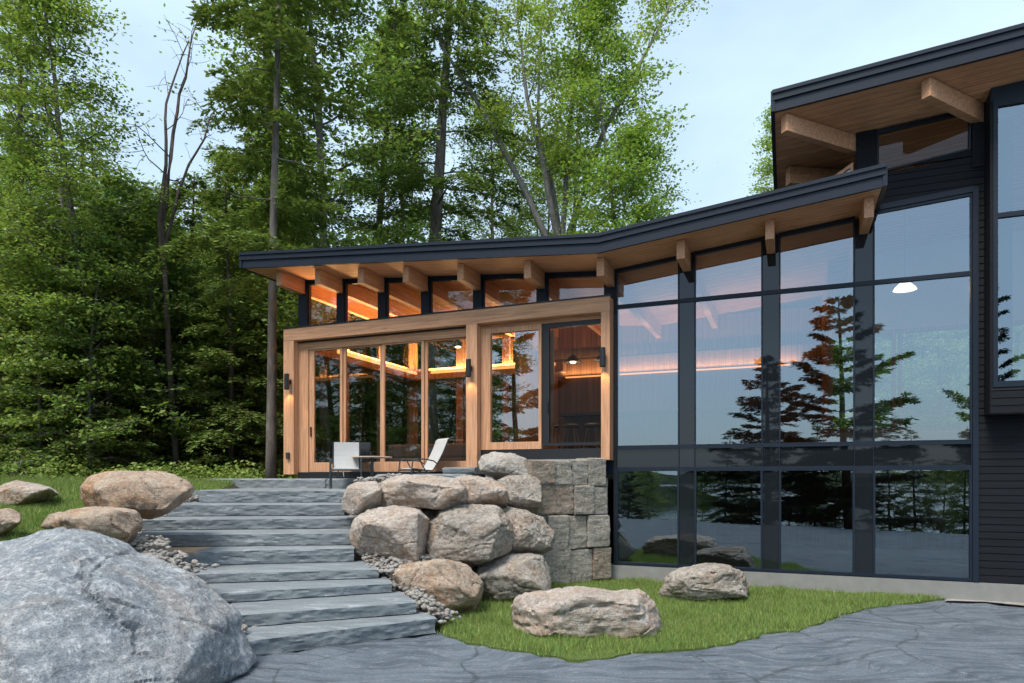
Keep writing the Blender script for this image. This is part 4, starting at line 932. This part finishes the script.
def hemlock(name, seed, H, r0, cb, spread, bark, leafm, step=.36, tw=17, per=42, nl=.18, nw=.062, droop=-.10, power=.75, gap=.0, upb=0.0):
    rg = np.random.default_rng(seed); tr = MB(); PP, DD = [], []
    P = grow((0,0,-.3), (rg.normal(0,.02), rg.normal(0,.02), 1), H, 14, rg, .014, .02); n = len(P); tr.tube(P, [r0*(1-i/(n-1))**.85+.015 for i in range(n)], 9)
    z = cb*H; k = 0
    while z < H*.985:
        t = z/H; q = (t-cb)/(1-cb); p, d = along(P, t)
        for j in range(2 if rg.uniform() > gap else 1):
            a = k*2.4+j*2.9+rg.uniform(-.4,.4); L = spread*((1-q)**power*.95+.05)*rg.uniform(.55,1.15)
            if rg.uniform() < gap*.5: continue
            B = grow(p, (math.cos(a), math.sin(a), .12+upb+.4*q), L, 6, rg, .07, droop); rb = max(.01, r0*(1-t)*.22+.006)
            tr.tube(B, list(np.linspace(rb, .005, len(B))), 4, False)
            m = max(4, int(tw*L/spread+3))
            for s in range(m):
                tt = .12+.88*(s+rg.uniform())/m; p2, d2 = along(B, min(tt,.99)); sd = 1 if s % 2 else -1
                a2 = math.atan2(d2[1], d2[0])+sd*rg.uniform(.6,1.15); l2 = L*.36*(1.15-tt*.75)*rg.uniform(.6,1.2)+.12
                e = np.array([math.cos(a2), math.sin(a2), d2[2]-.15+rg.normal(0,.1)]); e /= np.linalg.norm(e)
                c = int(per*(.4+l2)); f = rg.uniform(0,1,c); sag = np.zeros((c,3)); sag[:,2] = -.18*f*f*l2
                C = p2+e*(f*l2)[:,None]+sag+rg.normal(0,.035,(c,3)); sgn = np.where(rg.uniform(size=c) < .5, 1, -1)
                aa = a2+sgn*rg.uniform(.3,.95,c); D = np.stack([np.cos(aa), np.sin(aa), rg.normal(-.15,.22,c)], 1); D /= np.linalg.norm(D, axis=1, keepdims=True)
                PP.append(C); DD.append(D)
        z += step*rg.uniform(.6,1.4); k += 1
    PP = np.concatenate(PP); DD = np.concatenate(DD); V, Fc = needle_quads(PP, DD, nl, nw, rg)
    return make_tree(name, tr, (V, Fc), bark, leafm)
def put(o, px, Y, label, cat='tree', group=None, s=1.0, rz=None, z=None, sxy=1.0, tilt=(0,0)):
    x = (px-CX)/F*Y; o.location = (x, Y, (zt_(x, Y) if z is None else z)-.05); o.rotation_euler = (tilt[0], tilt[1], (px*1.37+Y) % 6.28 if rz is None else rz)
    o.scale = (s*sxy, s*sxy, s); tag(o, label, cat, group); return o
used = set()
def inst(proto, *a, **k):
    if proto.name in used: o = copy_tree(proto)
    else: used.add(proto.name); o = proto
    return put(o, *a, **k)
hemA = hemlock('hemlock_tree', 101, 26, .30, .12, 4.0, 'bark', 'needle', gap=.15)
hemB = hemlock('hemlock_tree', 102, 24, .26, .06, 3.6, 'bark_d', 'needle', gap=.12, droop=-.08)
hemC = hemlock('hemlock_tree', 103, 25, .28, .22, 4.2, 'bark', 'needle_y', gap=.3)
hemS = hemlock('young_hemlock_tree', 104, 9, .09, .03, 2.6, 'bark_d', 'needle', step=.22, tw=16, per=34, nl=.17, nw=.06)
mapA = deciduous('maple_tree', 111, 23, .22, .22, 3.6, 'bark', 'leaf', nb=46, sub=8, per=100, lsize=.145, sig=.36, lean=.02)
mapB = deciduous('maple_tree', 112, 21, .17, .18, 3.2, 'bark', 'leaf', nb=42, sub=8, per=100, lsize=.145, sig=.36, lean=.02)
mapF = deciduous('forked_maple_tree', 113, 24, .26, .60, 3.0, 'bark_g', 'leaf', stems=6, fork=.40, nb=72, sub=6, per=52, lsize=.14, up=.09, sig=.3)
yng = deciduous('young_maple_tree', 114, 19, .13, .12, 2.7, 'bark_g', 'leaf_b', nb=60, sub=8, per=58, lsize=.135, sig=.27, flat=.32, up=.02, lean=.0)
yng2 = deciduous('young_maple_tree', 115, 12, .09, .10, 2.6, 'bark_g', 'leaf_b', nb=40, sub=8, per=70, lsize=.13, sig=.27, flat=.32, up=.02, lean=0)
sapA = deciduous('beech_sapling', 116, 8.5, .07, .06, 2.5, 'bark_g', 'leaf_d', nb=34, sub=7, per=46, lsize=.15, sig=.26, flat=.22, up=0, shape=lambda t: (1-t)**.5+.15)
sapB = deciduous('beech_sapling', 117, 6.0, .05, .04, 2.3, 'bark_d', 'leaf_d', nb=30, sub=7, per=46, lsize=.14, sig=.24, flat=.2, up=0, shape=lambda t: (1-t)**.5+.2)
bare = deciduous('dead_maple_tree', 118, 15.5, .115, .50, 2.6, 'bark_d', 'leaf', stems=3, fork=.45, nb=15, sub=4, per=3, lsize=.12, leafy=.9)
thin = deciduous('maple_tree', 119, 15.5, .10, .62, 3.0, 'bark', 'leaf', nb=16, sub=5, per=16, lsize=.14, sig=.26, lean=.01)

inst(mapA, 95, 20, 'slender brown-trunked maple rising from the grass edge behind the tan boulder', s=.62, sxy=1.2)
inst(hemA, 283, 25, 'tall hemlock with dark trunk above the left end of the roof', s=1.0)
inst(mapB, 325, 23.5, 'maple with a leaning pale trunk just right of the tall hemlock', s=1.1, tilt=(0,.05))
inst(hemC, 432, 27, 'sparse hemlock with upswept bare branches above the middle of the lower roof', s=1.05, sxy=1.15)
inst(mapF, 553, 27, 'forked grey maple with many bare stems above the roof valley', s=.98)
inst(yng, 628, 25, 'tall thin bright green maple against the open sky', s=.98)
inst(yng2, 598, 24, 'shorter bright green maple just behind the roof valley', s=.98)
inst(yng, 764, 42, 'pale leafy treetop showing left of the upper roof', s=1.16, sxy=1.0)
inst(bare, 176, 20.5, 'half dead maple with bare twisted limbs against the sky', s=1.12, rz=1.2, sxy=.8)
inst(thin, 78, 24, 'thin maple with an open leafy top reaching into the left sky', s=1.12)
inst(hemB, 15, 30, 'tall hemlock cut off by the left edge of the photo', s=.98)
inst(hemB, 370, 31, 'dark hemlock between the leaning maple and the sparse hemlock', s=.95)
inst(hemA, 246, 30, 'dark hemlock with boughs hanging left of the roof end', s=.72, rz=2.0)
inst(mapA, 500, 34, 'maple behind the forked maple, leaves against the sky', s=.86, rz=3.3)
inst(mapB, 225, 30, 'maple behind the half dead maple', s=.68, rz=.7)
inst(mapB, 30, 25, 'leafy maple filling the left edge below the sky', s=.55, rz=2.7)
inst(mapA, 140, 27, 'leafy maple standing below the bare limbs', s=.5, rz=1.7)
inst(mapB, 395, 33, 'maple with light leaves above the middle of the lower roof', s=1.05, rz=4.7)
# grey trunk close beside the house
tk = MB(); rgk = np.random.default_rng(4); Pk = grow((0,0,-.3), (.02,0,1), 21, 14, rgk, .012, .02); tk.tube(Pk, [.148*(1-.93*(i/14)**.8) for i in range(15)], 12)
for i in range(10):
    p, d = along(Pk, .26+.05*i); a = i*2.1; tk.tube(grow(p, (math.cos(a), math.sin(a), -.1), 1.6, 5, rgk, .15), [.03,.024,.018,.012,.008,.004], 5, False)
pk = empty('hemlock_tree'); tk.build('trunk', M['bark'], pk, smooth=True, fix=False)
hk = hemlock('hemlock_tree', 131, 19, .05, .30, 3.0, 'bark_g', 'needle', gap=.12)
for ch in [c for c in bpy.data.objects if c.parent == hk and c.name.startswith('crown')]: ch.parent = pk; 
for ch in [c for c in bpy.data.objects if c.parent == hk]: bpy.data.objects.remove(ch)
bpy.data.objects.remove(hk)
put(pk, 270.5, 17.2, 'hemlock with the smooth grey trunk standing close to the left end of the house', z=1.7, rz=0)
# second rank, told apart by nothing in the photo
rg = np.random.default_rng(77); GB = 'woodland trees behind the first row'
protos = [hemB, mapB, hemA, mapA, hemC, hemB]
for i, px in enumerate(np.linspace(-60, 560, 17)):
    inst(protos[i % 6], px+rg.uniform(-14,14), rg.uniform(35,44), 'tall tree standing in the woods behind the first row of trees', group=GB, s=rg.uniform(.62,.80), rz=rg.uniform(0,6))
GU = 'low understorey trees at the forest edge'
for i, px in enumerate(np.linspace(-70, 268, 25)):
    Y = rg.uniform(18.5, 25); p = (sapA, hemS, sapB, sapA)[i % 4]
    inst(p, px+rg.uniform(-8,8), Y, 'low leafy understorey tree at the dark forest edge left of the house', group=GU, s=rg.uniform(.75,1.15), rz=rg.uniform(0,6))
for i, (px, Y) in enumerate(((860,31),(925,34),(985,30),(1040,33),(700,36),(800,37))):
    inst(mapA, px, Y, 'broad tree behind the house, seen only through the hall windows', group='broad trees behind the house', s=.42, sxy=1.5, rz=i*1.3)
for i, (px, Y) in enumerate(((948,22.5),(985,23),(900,24))):
    inst(yng2, px, Y, 'bright green tree seen through the hall glass at the right', group='bright trees behind the hall', s=(.55,.5,.40)[i], sxy=1.25, rz=i*2.3)
GH = 'understorey trees behind the house'
for i, px in enumerate(np.linspace(285, 1010, 25)):
    Y = rg.uniform(25.5, 32); p = (sapA, hemS, sapB, hemS)[i % 4]
    inst(p, px+rg.uniform(-10,10), Y, 'young tree seen through the glass behind the house', group=GH, s=rg.uniform(.8,1.1), rz=rg.uniform(0,6))
for i, px in enumerate(np.linspace(-90, 262, 20)):
    Y = rg.uniform(26, 33); p = (hemS, sapA, hemS)[i % 3]
    inst(p, px+rg.uniform(-8,8), Y, 'taller understorey tree deep in the dark wood left of the house', group='understorey trees deep in the wood', s=rg.uniform(1.1,1.5), rz=rg.uniform(0,6))
# the far wood: one leafy mass
rg = np.random.default_rng(9); n = 130000
cx_ = rg.uniform(-62, 62, 560); cy_ = rg.uniform(44, 62, 560); cz_ = rg.uniform(0, 1, 560)**1.2*13+3
ci = rg.integers(0, 560, n); off = rg.normal(0, 1, (n,3))*np.array([1.9,1.5,1.1])
P = np.stack([cx_[ci], cy_[ci], cz_[ci]], 1)+off; P = P[P[:,2] > 2.2]
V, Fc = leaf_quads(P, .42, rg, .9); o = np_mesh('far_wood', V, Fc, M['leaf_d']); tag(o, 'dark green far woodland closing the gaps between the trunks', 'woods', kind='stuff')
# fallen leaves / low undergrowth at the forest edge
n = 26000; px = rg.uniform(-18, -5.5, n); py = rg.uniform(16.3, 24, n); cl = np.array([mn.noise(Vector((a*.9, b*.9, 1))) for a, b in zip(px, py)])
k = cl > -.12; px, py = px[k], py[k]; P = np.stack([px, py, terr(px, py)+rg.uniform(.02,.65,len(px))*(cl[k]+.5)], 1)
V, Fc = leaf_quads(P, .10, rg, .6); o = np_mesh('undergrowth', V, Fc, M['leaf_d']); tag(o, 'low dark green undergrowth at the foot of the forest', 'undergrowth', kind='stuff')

# ---- the shore behind the camera, met only in the glass
pineA = hemlock('pine_tree', 141, 13, .20, .10, 4.2, 'bark_d', 'needle_d', step=.42, tw=22, per=66, nl=.26, nw=.09, droop=.0, power=.7, gap=.15, upb=.05)
pineB = hemlock('pine_tree', 142, 14, .18, .30, 3.0, 'bark_d', 'needle_d', step=.6, tw=18, per=56, nl=.26, nw=.09, droop=.0, power=.5, gap=.4, upb=.1)
def putm(p, px, D, top, label, group=None, hh=13, rz=0, sxy=1, base=-.9):
    P = mirror(px, D); ht = EYE+(HY-top)/F*D-base; s = ht/hh
    o = copy_tree(p) if p.name in used else p; used.add(p.name)
    o.location = (P.x, P.y, base); o.scale = (s*sxy, s*sxy, s); o.rotation_euler = (0,0,rz); tag(o, label, 'pine tree', group); return o
putm(pineA, 850, 31, 290, 'tall dark pine mirrored in the two right bays of the glazing', sxy=1.25)
putm(pineA, 768, 34, 350, 'shorter dark pine mirrored across the second glazing post', rz=2, sxy=1.35)
putm(pineB, 985, 33, 285, 'open pine mirrored at the edge of the projecting bay', hh=14, rz=1, sxy=.8)
putm(pineB, 522, 33, 262, 'pine mirrored in the timber picture window', hh=14, rz=4, sxy=1.0)
putm(pineA, 628, 36, 468, 'low dark pine mirrored at the left edge of the lower glazing', rz=4, sxy=1.3)
GM = 'lakeside trees behind the viewer'
for i, (px, D, top) in enumerate(((470,30,200),(440,36,120),(405,33,150),(372,38,100),(335,34,130),(300,38,90),(262,40,100),(225,40,90))):
    P = mirror(px, D); p = (mapA, hemB, mapB, hemA)[i % 4]; o = copy_tree(p); o.location = (P.x, P.y, -.5); s = (EYE+(HY-top)/F*D+.5)/24; o.scale = (s*1.1, s*1.1, s); o.rotation_euler = (0,0,i*1.1)
    tag(o, 'lakeside tree mirrored dimly in the glass doors', 'tree', GM)
for i, (px, D, s) in enumerate(((500,28,.55),(528,30,.5),(475,26,.7),(448,28,.8),(420,27,.8),(390,28,.8),(360,29,.9),(330,29,.9),(890,23,.40),(915,24,.45),(940,23,.42),(965,24,.45),(990,23,.4),(700,24,.36),(725,25,.45),(752,27,.4),(790,25,.42),(815,26,.5),(835,24,.36),(650,30,.4),(1010,30,.6),(1060,34,.8),(810,30,.28),(745,30,.3))):
    if px >= 640: D, s = D+11, s*1.4
    P = mirror(px, D); o = copy_tree((hemS, sapB, hemS)[i % 3]); o.location = (P.x, P.y, -.9); o.scale = (s,s,s); o.rotation_euler = (0,0,i*1.7)
    tag(o, 'small lakeside tree mirrored in the glass', 'tree', 'small lakeside trees behind the viewer')
# lake, headland and far shore
wv = MB().add([(-900,-900,-1.4),(900,-900,-1.4),(900,-12,-1.4),(-900,-12,-1.4)], [(0,1,2,3)]).build('lake', M['water'], fix=False); tag(wv, kind='structure')
def hill(name, c, rx, ry, h, seed, label=None):
    n = 60; V = []; Fc = []
    for i in range(n):
        for j in range(n):
            a, b = i/(n-1)*2-1, j/(n-1)*2-1; r = min(1, math.hypot(a, b)); z = h*(1-r*r)**1.2*(1+.4*mn.fractal(Vector((a*3+seed,b*3,0)),1,2,4)); z += .06*h*mn.noise(Vector((a*20,b*20,seed)))*(1-r)
            V.append((c[0]+a*rx, c[1]+b*ry, -2.2+z*1.15))
    for i in range(n-1):
        for j in range(n-1): Fc.append((i*n+j, (i+1)*n+j, (i+1)*n+j+1, i*n+j+1))
    tag(np_mesh(name, V, Fc, M['hill'], smooth=True), kind='structure')
P = mirror(600, 95); hill('headland', (P.x, P.y), 22, 16, 3.4, 1)
for i, (px, D, h, rx) in enumerate(((560,520,9,170),(760,560,7,190),(1000,580,9,200),(300,500,12,160))):
    P = mirror(px, D); hill('hill', (P.x, P.y), rx, 60, h, 3+i)

# ================================================================ SKY, SUN, CAMERA
w = bpy.data.worlds.new('World'); scene.world = w; w.use_nodes = True; nt = w.node_tree; nt.nodes.clear()
SUN_EL, SUN_AZ = 60, 215                        # azimuth clockwise from +Y
sky = nt.nodes.new('ShaderNodeTexSky'); sky.sky_type = 'NISHITA'; sky.sun_disc = False; sky.sun_elevation = R(SUN_EL); sky.sun_rotation = R(SUN_AZ)
sky.air_density = 1.0; sky.dust_density = 2.0; sky.ozone_density = 1.5
tc = nt.nodes.new('ShaderNodeTexCoord'); mp = nt.nodes.new('ShaderNodeMapping'); mp.inputs['Scale'].default_value = (1,1,2.2); nt.links.new(tc.outputs['Generated'], mp.inputs[0])
nn = nt.nodes.new('ShaderNodeTexNoise'); nn.inputs['Scale'].default_value = 1.6; nn.inputs['Detail'].default_value = 5; nn.inputs['Roughness'].default_value = .55; nt.links.new(mp.outputs[0], nn.inputs['Vector'])
rp = nt.nodes.new('ShaderNodeValToRGB'); rp.color_ramp.elements[0].position = .35; rp.color_ramp.elements[0].color = (.42,.42,.42,1); rp.color_ramp.elements[1].position = .7; rp.color_ramp.elements[1].color = (.75,.75,.75,1); nt.links.new(nn.outputs[0], rp.inputs[0])
mx = nt.nodes.new('ShaderNodeMix'); mx.data_type = 'RGBA'; nt.links.new(rp.outputs[0], mx.inputs[0]); nt.links.new(sky.outputs[0], mx.inputs[6]); mx.inputs[7].default_value = (5.5,7.1,8.5,1)
bg = nt.nodes.new('ShaderNodeBackground'); bg.inputs[1].default_value = .08; out = nt.nodes.new('ShaderNodeOutputWorld'); nt.links.new(mx.outputs[2], bg.inputs[0]); nt.links.new(bg.outputs[0], out.inputs[0])
sl = bpy.data.lights.new('sun', 'SUN'); sl.energy = 1.9; sl.angle = R(22); sl.color = (1,.95,.88); so = bpy.data.objects.new('sun', sl); COL.objects.link(so)
dirv = Vector((math.sin(R(SUN_AZ))*math.cos(R(SUN_EL)), math.cos(R(SUN_AZ))*math.cos(R(SUN_EL)), math.sin(R(SUN_EL)))); so.rotation_euler = dirv.to_track_quat('Z', 'Y').to_euler()
cam = bpy.data.cameras.new('camera'); cam.lens = 24.0; cam.sensor_width = 36; cam.shift_y = (HY-341.5)/1024; cam.clip_end = 3000; cam.clip_start = .05
co = bpy.data.objects.new('camera', cam); COL.objects.link(co); co.location = (0,0,EYE); co.rotation_euler = (R(90),0,0); scene.camera = co
scene.view_settings.view_transform = 'Standard'; scene.view_settings.look = 'None'; scene.view_settings.gamma = 1; scene.view_settings.exposure = 1.15; scene.view_settings.use_curve_mapping = False
scene.cycles.max_bounces = 6; scene.cycles.diffuse_bounces = 2; scene.cycles.glossy_bounces = 4; scene.cycles.transparent_max_bounces = 16; scene.cycles.transmission_bounces = 4
scene.cycles.use_adaptive_sampling = True; scene.cycles.adaptive_threshold = .02; scene.cycles.caustics_reflective = False; scene.cycles.caustics_refractive = False; scene.cycles.sample_clamp_indirect = 6; scene.cycles.use_denoising = True
